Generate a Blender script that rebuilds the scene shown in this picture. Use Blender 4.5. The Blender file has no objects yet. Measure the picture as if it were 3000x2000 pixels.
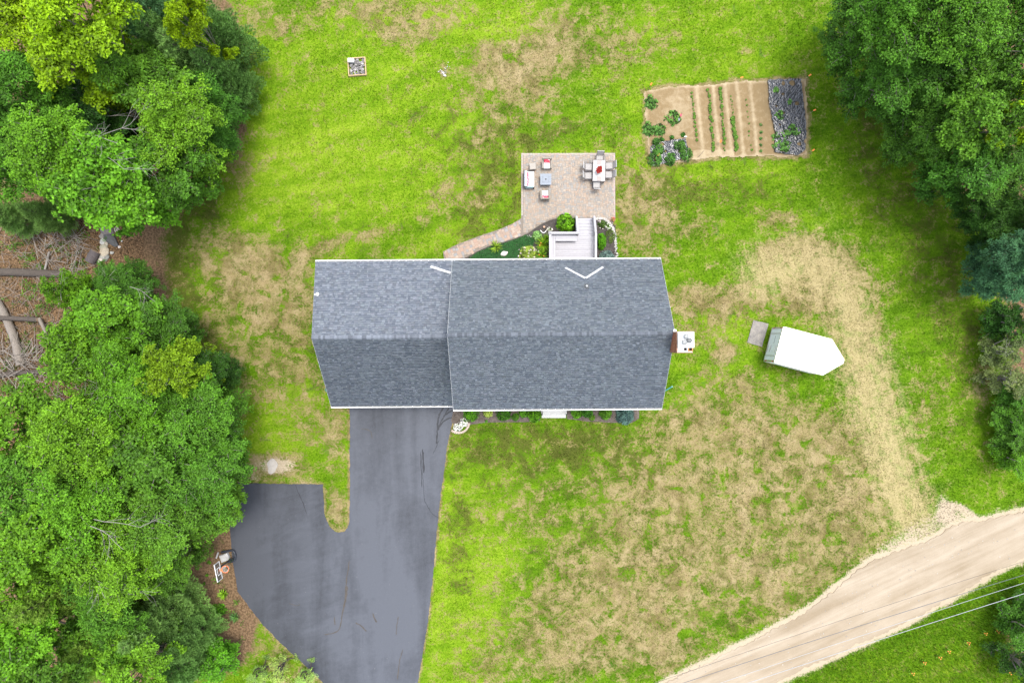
import bpy, math, random
import numpy as np
from mathutils import Vector, Matrix

# ------------------------------------------------------------------ camera, sky, sun, exposure
SC = bpy.context.scene
COL = SC.collection
CAM_H = 49.5
cam_d = bpy.data.cameras.new('camera')
cam_d.lens = 24.0; cam_d.sensor_width = 36.0; cam_d.sensor_fit = 'HORIZONTAL'
cam_d.clip_start = 0.5; cam_d.clip_end = 3000
cam = bpy.data.objects.new('camera', cam_d); COL.objects.link(cam)
cam.location = (0, 0, CAM_H); cam.rotation_euler = (0, 0, 0)
SC.camera = cam

SUN_EL = math.radians(78); SUN_AZ = math.radians(50)          # azimuth from +Y towards +X
world = bpy.data.worlds.new('World'); SC.world = world; world.use_nodes = True
wn = world.node_tree; wn.nodes.clear()
sky = wn.nodes.new('ShaderNodeTexSky'); sky.sky_type = 'NISHITA'; sky.sun_disc = False
sky.sun_elevation = SUN_EL; sky.sun_rotation = SUN_AZ
sky.air_density = 0.9; sky.dust_density = 2.0; sky.ozone_density = 1.0; sky.altitude = 100
hs = wn.nodes.new('ShaderNodeHueSaturation'); hs.inputs['Saturation'].default_value = 0.45
bg = wn.nodes.new('ShaderNodeBackground'); bg.inputs['Strength'].default_value = 0.15
wo = wn.nodes.new('ShaderNodeOutputWorld')
wn.links.new(sky.outputs[0], hs.inputs['Color']); wn.links.new(hs.outputs[0], bg.inputs['Color'])
wn.links.new(bg.outputs[0], wo.inputs[0])
sl = bpy.data.lights.new('sun', 'SUN'); sl.energy = 1.05; sl.angle = math.radians(16); sl.color = (1.0, 0.955, 0.88)
so = bpy.data.objects.new('sun', sl); COL.objects.link(so)
sd = Vector((math.sin(SUN_AZ)*math.cos(SUN_EL), math.cos(SUN_AZ)*math.cos(SUN_EL), math.sin(SUN_EL)))
so.rotation_euler = sd.to_track_quat('Z', 'Y').to_euler(); so.location = sd*80
vs = SC.view_settings
vs.view_transform = 'Standard'; vs.look = 'None'; vs.exposure = 1.66; vs.gamma = 1.0; vs.use_curve_mapping = False
SC.cycles.max_bounces = 6; SC.cycles.diffuse_bounces = 2; SC.cycles.transmission_bounces = 4
SC.cycles.transparent_max_bounces = 6

R = math.radians
rng = np.random.default_rng(7)
random.seed(7)

def S(h): return 2000.0/(CAM_H-h)              # photo pixels per metre at height h
def W(px, py, h=0.0):
    s = S(h); return ((px-1500.0)/s, (1000.0-py)/s)
def W3(px, py, h=0.0):
    x, y = W(px, py, h); return Vector((x, y, h))

# ------------------------------------------------------------------ materials
def nodes(m):
    m.use_nodes = True
    nt = m.node_tree; nt.nodes.clear()
    return nt
def N(nt, typ, **kw):
    n = nt.nodes.new(typ)
    for k, v in kw.items():
        if k.startswith('_'): setattr(n, k[1:], v)
        else: n.inputs[k.replace('__', ' ')].default_value = v
    return n
def L(nt, a, b): nt.links.new(a, b)
def c4(c): return (c[0], c[1], c[2], 1.0)
def mathn(nt, op, a, b=None, c=None, clamp=False):
    n = nt.nodes.new('ShaderNodeMath'); n.operation = op; n.use_clamp = clamp
    for i, v in enumerate((a, b, c)):
        if v is None: continue
        if isinstance(v, (int, float)): n.inputs[i].default_value = v
        else: nt.links.new(v, n.inputs[i])
    return n.outputs[0]
def mixc(nt, f, a, b, blend='MIX'):
    n = nt.nodes.new('ShaderNodeMix'); n.data_type = 'RGBA'; n.blend_type = blend
    for sock, v in ((n.inputs[0], f), (n.inputs[6], a), (n.inputs[7], b)):
        if isinstance(v, (int, float)): sock.default_value = v
        elif isinstance(v, tuple): sock.default_value = c4(v)
        else: nt.links.new(v, sock)
    return n.outputs[2]
def noise(nt, vec, scale, detail=5, rough=0.6, dist=0.0):
    n = nt.nodes.new('ShaderNodeTexNoise'); n.inputs['Scale'].default_value = scale
    n.inputs['Detail'].default_value = detail; n.inputs['Roughness'].default_value = rough
    n.inputs['Distortion'].default_value = dist
    if vec is not None: nt.links.new(vec, n.inputs['Vector'])
    return n.outputs['Fac']
def streak(nt, vec, ang, along, across):
    a = nt.nodes.new('ShaderNodeMapping'); a.inputs['Rotation'].default_value = (0,0,-math.radians(ang)); nt.links.new(vec, a.inputs[0])
    b = nt.nodes.new('ShaderNodeMapping'); b.inputs['Scale'].default_value = (along, across, 1); nt.links.new(a.outputs[0], b.inputs[0])
    return b.outputs[0]
def attr(nt, name, typ='GEOMETRY'):
    n = nt.nodes.new('ShaderNodeAttribute'); n.attribute_name = name; n.attribute_type = typ
    return n
def finish(nt, col, rough=0.7, bump_h=None, bump=0.3, dist=0.02, metal=0.0, spec=0.3):
    p = nt.nodes.new('ShaderNodeBsdfPrincipled'); o = nt.nodes.new('ShaderNodeOutputMaterial')
    if isinstance(col, tuple): p.inputs['Base Color'].default_value = c4(col)
    else: nt.links.new(col, p.inputs['Base Color'])
    p.inputs['Roughness'].default_value = rough; p.inputs['Metallic'].default_value = metal
    p.inputs['Specular IOR Level'].default_value = spec
    if bump_h is not None:
        b = nt.nodes.new('ShaderNodeBump'); b.inputs['Strength'].default_value = bump; b.inputs['Distance'].default_value = dist
        nt.links.new(bump_h, b.inputs['Height']); nt.links.new(b.outputs[0], p.inputs['Normal'])
    nt.links.new(p.outputs[0], o.inputs[0])
    return p
_M = {}
def pm(name, c, rough=0.65, var=0.18, scale=6.0, bump=0.15, metal=0.0, spec=0.3, c2=None, objcol=False, attrcol=None):
    """plain procedural material: colour with two-scale noise mottle and a little relief"""
    if name in _M: return _M[name]
    m = bpy.data.materials.new(name); nt = nodes(m)
    tc = nt.nodes.new('ShaderNodeTexCoord'); v = tc.outputs['Object']
    n1 = noise(nt, v, scale, 6, 0.65); n2 = noise(nt, v, scale*7, 4, 0.6)
    f = mathn(nt, 'ADD', mathn(nt, 'MULTIPLY', n1, 0.6), mathn(nt, 'MULTIPLY', n2, 0.4))
    f = mathn(nt, 'MULTIPLY_ADD', f, 3.0, -1.0, clamp=True)
    if objcol:
        oi = nt.nodes.new('ShaderNodeObjectInfo'); base = oi.outputs['Color']
    elif attrcol: base = attr(nt, attrcol).outputs['Color']
    else: base = None
    if base is not None:
        lo = mixc(nt, 1.0, base, (1-var,)*3, 'MULTIPLY'); hi = mixc(nt, 1.0, base, (1+var,)*3, 'MULTIPLY')
    else:
        lo = tuple(x*(1-var) for x in c); hi = tuple(min(1, x*(1+var)) for x in (c2 or c))
    col = mixc(nt, f, lo, hi)
    finish(nt, col, rough, n2, bump, 0.02, metal, spec)
    _M[name] = m; return m
def leafmat(name, trans=0.2, yellow=0.35, rough=0.5):
    if name in _M: return _M[name]
    m = bpy.data.materials.new(name); nt = nodes(m)
    oi = nt.nodes.new('ShaderNodeObjectInfo')
    r = attr(nt, 'rnd').outputs['Fac']; y = attr(nt, 'hue').outputs['Fac']
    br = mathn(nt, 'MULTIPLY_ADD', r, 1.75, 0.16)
    cb = nt.nodes.new('ShaderNodeCombineColor')
    for i in range(3): nt.links.new(br, cb.inputs[i])
    col = mixc(nt, 1.0, oi.outputs['Color'], cb.outputs[0], 'MULTIPLY')
    yl = mixc(nt, 1.0, col, (1.45, 1.22, 0.6), 'MULTIPLY')
    col = mixc(nt, mathn(nt, 'MULTIPLY', y, yellow), col, yl)
    p = nt.nodes.new('ShaderNodeBsdfPrincipled'); p.inputs['Roughness'].default_value = rough
    p.inputs['Specular IOR Level'].default_value = 0.15
    t = nt.nodes.new('ShaderNodeBsdfTranslucent')
    nt.links.new(col, p.inputs['Base Color'])
    tcol = mixc(nt, 1.0, col, (1.25, 1.2, 0.6), 'MULTIPLY'); nt.links.new(tcol, t.inputs['Color'])
    mx = nt.nodes.new('ShaderNodeMixShader'); mx.inputs[0].default_value = trans
    nt.links.new(p.outputs[0], mx.inputs[1]); nt.links.new(t.outputs[0], mx.inputs[2])
    o = nt.nodes.new('ShaderNodeOutputMaterial'); nt.links.new(mx.outputs[0], o.inputs[0])
    _M[name] = m; return m

# ------------------------------------------------------------------ mesh helpers
class MB:
    def __init__(s): s.v = []; s.f = []; s.c = []
    def add(s, vs, fs, col=None):
        b = len(s.v); s.v.extend([tuple(v) for v in vs]); s.f.extend([tuple(i+b for i in f) for f in fs])
        s.c.extend([col]*len(fs)); return s
    def box(s, c, d, rz=0, M=None, col=None, ch=0.0):
        """box with centre c, size d, optional top chamfer"""
        x, y, z = d[0]/2, d[1]/2, d[2]/2
        if ch > 0:
            k = min(ch, x*.6, y*.6, z)
            vs = [(-x,-y,-z),(x,-y,-z),(x,y,-z),(-x,y,-z),(-x,-y,z-k),(x,-y,z-k),(x,y,z-k),(-x,y,z-k),
                  (-x+k,-y+k,z),(x-k,-y+k,z),(x-k,y-k,z),(-x+k,y-k,z)]
            fs = [(3,2,1,0),(0,1,5,4),(1,2,6,5),(2,3,7,6),(3,0,4,7),(4,5,9,8),(5,6,10,9),(6,7,11,10),(7,4,8,11),(8,9,10,11)]
        else:
            vs = [(-x,-y,-z),(x,-y,-z),(x,y,-z),(-x,y,-z),(-x,-y,z),(x,-y,z),(x,y,z),(-x,y,z)]
            fs = [(3,2,1,0),(4,5,6,7),(0,1,5,4),(1,2,6,5),(2,3,7,6),(3,0,4,7)]
        T = Matrix.Translation(c) @ (M if M is not None else Matrix.Rotation(rz, 4, 'Z'))
        return s.add([T @ Vector(v) for v in vs], fs, col)
    def tube(s, pts, rad, n=6, cap=True, col=None):
        pts = [Vector(p) for p in pts]; k = len(pts)
        if not hasattr(rad, '__len__'): rad = [rad]*k
        vs = []; fs = []; up = None
        for i, p in enumerate(pts):
            d = (pts[min(i+1, k-1)]-pts[max(i-1, 0)]).normalized()
            if up is None:
                up = Vector((0,0,1)) if abs(d.z) < .9 else Vector((1,0,0))
            a = d.cross(up)
            if a.length < 1e-5: a = d.cross(Vector((0.3,1,0.1)))
            a.normalize(); b = d.cross(a).normalized(); up = -b
            up = b.cross(d) if False else up
            for j in range(n):
                t = 2*math.pi*j/n
                vs.append(p + (a*math.cos(t)+b*math.sin(t))*rad[i])
        for i in range(k-1):
            for j in range(n):
                fs.append((i*n+j, i*n+(j+1)%n, (i+1)*n+(j+1)%n, (i+1)*n+j))
        if cap:
            fs.append(tuple(range(n-1,-1,-1))); fs.append(tuple((k-1)*n+j for j in range(n)))
        return s.add(vs, fs, col)
    def lathe(s, prof, c=(0,0,0), n=16, col=None):
        vs = []; fs = []; k = len(prof)
        for r, z in prof:
            for j in range(n):
                t = 2*math.pi*j/n; vs.append((c[0]+r*math.cos(t), c[1]+r*math.sin(t), c[2]+z))
        for i in range(k-1):
            for j in range(n):
                fs.append((i*n+j, i*n+(j+1)%n, (i+1)*n+(j+1)%n, (i+1)*n+j))
        fs.append(tuple(range(n-1,-1,-1))); fs.append(tuple((k-1)*n+j for j in range(n)))
        return s.add(vs, fs, col)
    def prism(s, poly, z0, z1, col=None):
        n = len(poly)
        a = sum(poly[i][0]*poly[(i+1)%n][1]-poly[(i+1)%n][0]*poly[i][1] for i in range(n))
        if a < 0: poly = poly[::-1]
        vs = [(x,y,z0) for x,y in poly]+[(x,y,z1) for x,y in poly]
        fs = [tuple(range(n-1,-1,-1)), tuple(range(n,2*n))]+[(i,(i+1)%n,n+(i+1)%n,n+i) for i in range(n)]
        return s.add(vs, fs, col)
    def build(s, name, mat, parent=None, smooth=False, objcolor=None):
        me = bpy.data.meshes.new(name); me.from_pydata(s.v, [], s.f)
        if any(c is not None for c in s.c):
            a = me.attributes.new('col', 'FLOAT_COLOR', 'FACE')
            a.data.foreach_set('color', np.array([c4(c) if c else (1,1,1,1) for c in s.c], dtype=np.float32).ravel())
        if smooth: me.polygons.foreach_set('use_smooth', [True]*len(me.polygons))
        me.update()
        return link(name, me, mat, parent, objcolor)
def link(name, me, mat=None, parent=None, objcolor=None):
    if mat is not None and not me.materials: me.materials.append(mat)
    o = bpy.data.objects.new(name, me); COL.objects.link(o)
    if parent is not None: o.parent = parent
    if objcolor is not None: o.color = c4(objcolor)
    return o
def mesh_np(name, v, f, attrs=None, mat=None, smooth=False):
    """v (n,3), f (m,k) -> mesh; attrs {name: array over faces (m,) or points (n,)}"""
    me = bpy.data.meshes.new(name); v = np.asarray(v, np.float32); f = np.asarray(f, np.int32); k = f.shape[1]
    me.vertices.add(len(v)); me.vertices.foreach_set('co', v.ravel())
    me.loops.add(f.size); me.loops.foreach_set('vertex_index', f.ravel())
    me.polygons.add(len(f)); me.polygons.foreach_set('loop_start', np.arange(0, f.size, k, dtype=np.int32))
    me.update(calc_edges=True)
    for n, a in (attrs or {}).items():
        a = np.asarray(a, np.float32)
        dom = 'FACE' if a.shape[0] == len(f) else 'POINT'
        if a.ndim == 1:
            at = me.attributes.new(n, 'FLOAT', dom); at.data.foreach_set('value', a)
        else:
            at = me.attributes.new(n, 'FLOAT_COLOR', dom)
            at.data.foreach_set('color', np.concatenate([a, np.ones((len(a),1),np.float32)],1).ravel())
    if smooth: me.polygons.foreach_set('use_smooth', np.ones(len(f), bool))
    if mat: me.materials.append(mat)
    me.validate()
    return me
def tag(o, label=None, cat=None, group=None, kind=None):
    if label: o['label'] = label
    if cat: o['category'] = cat
    if group: o['group'] = group
    if kind: o['kind'] = kind
    return o
def thing(name, label, cat, loc=(0,0,0), rz=0, group=None):
    o = bpy.data.objects.new(name, None); COL.objects.link(o); o.empty_display_size = .2
    o.location = loc; o.rotation_euler = (0,0,rz)
    return tag(o, label, cat, group)
def dup(root, loc=None, rz=None, scale=None, label=None, group=None, color=None):
    r = root.copy(); COL.objects.link(r)
    if loc is not None: r.location = loc
    if rz is not None: r.rotation_euler = (0,0,rz)
    if scale is not None: r.scale = scale
    if label: r['label'] = label
    if group: r['group'] = group
    for ch in list(root.children):
        c = ch.copy(); COL.objects.link(c); c.parent = r
        if color is not None and c.get('tinted'): c.color = c4(color)
        for g in ch.children:
            d = g.copy(); COL.objects.link(d); d.parent = c
    return r
def inpoly(px, py, poly):
    px = np.asarray(px); py = np.asarray(py); r = np.zeros(px.shape, bool); n = len(poly)
    for i in range(n):
        x0, y0 = poly[i]; x1, y1 = poly[(i+1) % n]
        if y0 == y1: continue
        c = ((y0 > py) != (y1 > py)) & (px < (x1-x0)*(py-y0)/(y1-y0)+x0)
        r ^= c
    return r
def smooth_path(pts, k=6):
    """Catmull-Rom through 2-D points"""
    out = []; n = len(pts)
    for i in range(n-1):
        p0 = pts[max(i-1,0)]; p1 = pts[i]; p2 = pts[i+1]; p3 = pts[min(i+2,n-1)]
        for j in range(k):
            t = j/k
            out.append(tuple(.5*((2*p1[a])+(-p0[a]+p2[a])*t+(2*p0[a]-5*p1[a]+4*p2[a]-p3[a])*t*t+(-p0[a]+3*p1[a]-3*p2[a]+p3[a])*t**3) for a in range(len(p1))))
    out.append(tuple(pts[-1])); return out
def jitter_poly(pts, step=0.12, amp=0.03, seed=1, closed=True):
    """subdivide a polygon and roughen its edge"""
    rr = random.Random(seed); out = []; n = len(pts); ph = [rr.uniform(0,6.28) for _ in range(4)]; s = 0
    for i in range(n if closed else n-1):
        a = Vector(pts[i]).to_2d(); b = Vector(pts[(i+1)%n]).to_2d(); d = b-a; l = d.length
        if l < 1e-6: continue
        nn = Vector((-d.y, d.x))/l; k = max(1, int(l/step))
        for j in range(k):
            p = a+d*(j/k); s += l/k
            w = .5*math.sin(s*1.7+ph[0])+.4*math.sin(s*4.3+ph[1])+.5*math.sin(s*9.1+ph[2])+rr.uniform(-.8,.8)
            p = p+nn*(w*amp); out.append((p.x, p.y))
    return out
# ------------------------------------------------------------------ ground plan (photo pixels on the ground)
def G(pts): return [W(x, y) for x, y in pts]
drive_px = [(1330,1080),(1331,1195),(1322,1250),(1311,1300),(1298,1400),(1285,1500),(1276,1600),(1267,1700),(1256,1800),(1241,1900),(1223,2000),(1205,2100),
            (1040,2100),(960,2010),(905,1958),(850,1908),(808,1868),(770,1829),(733,1780),(695,1730),(690,1690),(683,1650),(677,1590),(672,1530),(676,1470),(684,1413),(760,1416),(850,1417),(945,1418),
            (948,1450),(950,1500),(956,1524),(966,1543),(980,1555),(994,1559),(1008,1556),(1018,1545),(1023,1525),(1025,1480),(1025,1195),(1025,1080)]
DRIVE = G(drive_px)
road_l = [(1780,2120),(1950,2000),(2050,1952),(2150,1903),(2250,1853),(2330,1810),(2400,1765),(2460,1715),(2510,1675),(2560,1640),(2620,1618),(2690,1594),(2740,1574),(2780,1548),(2815,1530),(2850,1524),(2885,1526),(2920,1515),(3000,1498),(3120,1445),(3300,1370)]
road_r = [(3300,1500),(3120,1575),(3000,1633),(2940,1660),(2870,1700),(2800,1742),(2740,1775),(2660,1820),(2580,1858),(2500,1893),(2420,1930),(2340,1965),(2260,2004),(2120,2080)]
ROAD = G(road_l+road_r)
patio_px = [(1527,450),(1802,448),(1803,640),(1795,655),(1745,640),(1690,640),(1640,638),(1612,645),(1585,657),(1560,674),(1545,684),(1527,693)]
walk_px = [(1527,640),(1500,656),(1460,673),(1415,688),(1370,704),(1335,718),(1298,737),(1302,765),(1350,765),(1358,758),(1395,738),(1430,722),(1470,711),(1508,699),(1527,692)]
PATIO = G(patio_px); WALK = G(walk_px)
bed_back = G([(1350,770),(1358,758),(1395,738),(1430,722),(1470,711),(1508,699),(1527,692),(1545,684),(1560,674),(1585,657),(1612,645),(1640,638),(1690,640),(1745,640),(1795,655),(1803,662),(1806,700),(1808,770)])
bed_front_l = G([(1328,1195),(1322,1235),(1330,1243),(1360,1246),(1420,1238),(1480,1236),(1540,1236),(1583,1232),(1583,1195)])
bed_front_r = G([(1661,1195),(1661,1226),(1720,1234),(1790,1238),(1850,1238),(1872,1226),(1872,1195)])
GARDEN = G([(1887,268),(1960,252),(2060,250),(2160,238),(2245,236),(2262,232),(2362,232),(2366,340),(2364,455),(2300,461),(2225,459),(2100,462),(2030,470),(1915,488),(1902,450),(1893,400),(1890,330)])
HOUSE_FP = [(-12.3,-4.05),(9.3,-4.05),(9.3,4.75),(-12.3,4.75)]

# fields over the ground, as blobs in photo pixels: (cx, cy, rx, ry, rot, amplitude)
DRY = [(1530,190,150,70,-20,.8),(1620,120,90,60,-40,.6),(1420,170,60,40,0,.6),(1130,40,130,60,20,.62),(1260,70,140,50,-15,.5),(960,30,120,50,0,.35),(750,40,60,30,0,.3),(835,95,25,30,0,.7),(800,70,60,40,0,.3),
       (1500,260,110,40,-15,.55),(1560,320,110,50,0,.45),(1800,150,150,60,-10,.5),(1700,60,120,60,0,.25),(1450,370,80,50,-50,.35),(1370,440,60,40,-50,.25),(1320,560,90,40,-40,.35),
       (1880,620,90,120,0,.55),(1840,560,60,90,0,.5),(1950,700,70,60,0,.3),(2040,670,60,40,0,.3),(2280,640,50,30,0,.6),
       (2330,760,110,45,10,.97),(2400,800,100,90,20,.95),(2250,870,220,60,-8,.7),(2040,880,120,50,0,.65),(2450,880,80,120,-20,.65),(2520,1010,60,140,12,.55),(2560,1200,60,160,8,.55),(2620,1400,90,140,10,.5),(2060,960,80,70,0,.35),
       (2120,1033,36,30,0,1.1),(2170,1120,60,40,0,.55),(2060,1120,40,60,0,.45),(2300,1150,60,30,0,.2),
       (2020,1250,130,70,0,.6),(2200,1260,180,90,0,.62),(2350,1280,120,90,0,.55),(2480,1380,90,140,0,.6),(2050,1420,180,120,0,.55),(2260,1430,170,110,0,.62),(2450,1560,140,120,0,.62),(2100,1640,230,130,10,.6),(2300,1700,170,110,0,.55),(1900,1750,220,120,-15,.6),(1750,1640,160,100,0,.45),(1650,1780,170,90,0,.5),(1560,1920,200,80,0,.45),(1800,1900,200,80,0,.55),(1950,1900,130,80,0,.5),(1700,1450,150,100,0,.3),(1500,1520,100,80,0,.25),(1880,1480,120,120,0,.45),(1400,1960,60,40,0,.35),
       (740,780,130,80,20,.8),(640,740,70,60,0,.5),(790,870,140,90,0,.62),(860,760,80,50,0,.4),(700,960,110,120,0,.45),(870,1000,70,130,0,.45),(800,1120,130,90,0,.4),(930,1260,80,60,0,.6),(985,1320,30,150,0,.35),(985,1500,30,60,0,.8),(640,1180,50,60,0,.4),
       (800,1365,95,32,0,.95),(720,1410,60,20,0,.7),(1060,690,110,16,-12,.6),(920,740,100,20,-25,.4),(1240,650,20,20,0,.5),(1400,580,60,25,-30,.4),(1130,740,80,25,0,.25),
       (700,480,40,80,0,.45),(690,280,40,60,0,.4),(1300,205,10,20,0,.8),(1900,1010,70,40,0,0),(2700,1180,70,90,0,.3),(2880,1130,40,60,0,.55),(2060,300,40,10,0,0),(2650,1500,90,60,0,.5),
       (750,1880,160,60,35,.25),(860,1960,120,50,35,.45)]
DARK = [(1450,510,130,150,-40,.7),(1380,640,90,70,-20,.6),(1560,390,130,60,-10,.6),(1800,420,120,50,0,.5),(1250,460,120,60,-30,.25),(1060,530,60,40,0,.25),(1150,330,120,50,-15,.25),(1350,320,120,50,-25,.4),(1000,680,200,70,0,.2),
        (2060,560,190,50,0,.6),(1960,540,70,90,0,.5),(1900,560,60,100,0,.35),(1500,1310,260,80,0,.75),(1760,1290,160,70,0,.6),(1850,1380,100,80,0,.6),(1560,1450,170,90,0,.35),(1350,1530,60,80,0,.6),(1340,1650,50,120,0,.5),(1680,1700,140,90,0,.5),(1500,1830,120,70,0,.4),(1620,1560,120,70,0,.3),(1800,1560,90,70,0,.35),(1960,1600,100,60,0,.4),(2060,1520,70,60,0,.35),(2380,1480,100,90,0,.45),(2420,1640,90,70,0,.5),(2300,1780,90,60,0,.5),(2150,1830,120,50,-20,.5),(1900,1660,100,60,0,.4),(2080,1360,100,70,0,.25),  # blobs below the front eave paint the house's shade into the lawn
        (430,650,150,190,10,.95),(450,880,120,220,-15,.95),(570,1080,90,200,-15,.85),(590,480,80,150,25,.9),(650,1300,50,120,0,.5),(860,900,60,200,0,.3),(700,1080,150,120,0,.4),(520,700,100,150,0,.3),(960,980,40,250,0,.4),(2560,330,110,300,-12,.6),(2750,750,110,300,-12,.55),(2850,1100,80,250,-8,.4),(2200,560,120,60,0,.3),(2330,1100,150,40,10,.35),(2370,1450,60,80,0,.3)]  # along the woods: dark olive grass with tree shade painted in
LIME = [(790,1880,60,130,-40,.5),(1000,320,380,220,-20,.5),(1180,560,300,150,-30,.55),(880,480,200,140,-30,.6),(1250,60,280,60,0,.8),(1420,60,180,60,0,.55),(700,60,120,120,0,.35),(2050,60,250,120,0,.35),(2200,200,200,60,0,.3),(2080,500,260,35,0,.6),(1870,420,40,180,0,.5),(840,1270,140,130,0,.65),(1360,1850,120,260,5,.7),(1400,1580,120,160,0,.5),(1290,1700,25,400,5,.5),(2100,960,200,80,0,.6),(2150,1080,160,60,0,.55),(2640,1400,90,200,8,.55),(1000,1460,22,120,0,.4),(2720,1960,260,80,-20,.5),(1300,700,160,20,-25,.6),(2350,620,150,120,0,.35),(1520,560,14,120,0,.7),(850,1800,60,80,40,.4),(1600,60,200,60,0,.3),(1900,230,160,80,0,.35)]
DEEP = [(2560,260,170,300,0,.5),(2650,620,220,220,0,.55),(2750,950,190,260,0,.75),(2800,1300,190,200,0,.7),(2600,1000,60,250,0,.3),(2850,1480,120,40,0,.6),(2450,200,80,250,0,.2),(1900,700,80,80,0,.25),(2300,1090,190,50,12,.4),(2900,1780,180,100,-25,.45),(620,950,80,100,0,.4)]
LITTER = [(80,760,290,190,0,1.2),(60,1000,260,260,0,1.2),(100,1300,480,420,0,1.2),(200,250,430,330,0,1.2),(360,470,150,140,0,.8),(120,1750,430,360,0,1.2),(560,1740,120,170,-20,1.1),(622,1765,92,130,-20,.95),(660,1860,70,90,0,.4),(640,1650,45,90,0,.9),(380,900,80,240,0,.5),(580,180,110,230,0,.85),(680,330,30,130,0,.6),(420,520,120,100,0,.4),
          (2900,170,270,280,0,1.2),(2990,480,160,170,0,1.2),(3040,800,110,260,0,1.1),(3010,1100,50,110,0,.6),(3050,1850,130,160,0,.8)]
SAND = [(2770,1500,22,55,-15,.62),(2800,1485,30,10,20,.5),(2840,1500,45,9,38,.55),(810,1365,62,26,0,.75),(740,1400,30,12,0,.5),(2830,1520,60,25,20,.5),(2700,1560,110,50,-25,.55),(2600,1620,80,30,-25,.5)]
TRACK = smooth_path([(2240,800),(2330,770),(2410,790),(2465,860),(2500,950),(2530,1060),(2560,1180),(2595,1300),(2635,1420),(2680,1520),(2720,1590)],4)
def field(px, py, blobs, summed=False):
    r = np.zeros_like(px)
    for cx, cy, rx, ry, rot, a in blobs:
        if a == 0: continue
        t = math.radians(rot); dx = px-cx; dy = py-cy
        u = (dx*math.cos(t)+dy*math.sin(t))/rx; v = (-dx*math.sin(t)+dy*math.cos(t))/ry
        e = a*np.exp(-(u*u+v*v)**1.3*0.7)
        r = r+e if summed else 1-(1-r)*(1-np.minimum(e,.97))
    return r
def poly_dist(px, py, poly):
    d = np.full(px.shape, 1e9)
    for i in range(len(poly)):
        x0, y0 = poly[i]; x1, y1 = poly[(i+1)%len(poly)]; dx, dy = x1-x0, y1-y0; l = dx*dx+dy*dy
        if l == 0: continue
        t = np.clip(((px-x0)*dx+(py-y0)*dy)/l, 0, 1)
        d = np.minimum(d, np.hypot(px-x0-t*dx, py-y0-t*dy))
    return d
def ground_fields(x, y):
    px = 1500+x*S(0); py = 1000-y*S(0)
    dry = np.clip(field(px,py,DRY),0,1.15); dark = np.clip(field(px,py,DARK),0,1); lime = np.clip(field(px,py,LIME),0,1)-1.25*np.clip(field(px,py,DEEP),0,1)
    lit = np.clip(field(px,py,LITTER,True),0,1.2); sand = np.clip(field(px,py,SAND),0,1)
    near = (np.abs(x) < 60) & (np.abs(y) < 45)
    dr = poly_dist(x,y,ROAD); sand = np.maximum(sand, np.where(near, .95*np.exp(-(dr/.55)**1.2), 0)); sand = np.where(inpoly(x,y,ROAD), 1.2, sand)
    dd = poly_dist(x,y,DRIVE); dry = np.maximum(dry, np.where(near, 1.0*np.exp(-(dd/.13)**2), 0))
    dg = poly_dist(x,y,GARDEN); dry = np.maximum(dry, np.where(near, .9*np.exp(-(dg/.22)**2), 0))
    dp = poly_dist(x,y,PATIO); lime = np.maximum(lime, np.where(near, .7*np.exp(-(dp/.5)**2), -9))
    tr = np.zeros_like(x)
    for off, am in ((-34,.72),(30,.72),(0,.72)):
        pth = [(a+off*.9, b+off*.35) for a, b in TRACK]
        for i in range(len(pth)-1):
            x0,y0 = pth[i]; x1,y1 = pth[i+1]; dx,dy = x1-x0,y1-y0; t = np.clip(((px-x0)*dx+(py-y0)*dy)/(dx*dx+dy*dy),0,1); dd_ = np.hypot(px-x0-t*dx,py-y0-t*dy)
            tr = np.maximum(tr, am*np.exp(-(dd_/(30 if off else 95))**2))
    return dict(track=tr, dry=dry*.9, dark=dark, lime=lime, litter=lit, sand=sand)

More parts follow.
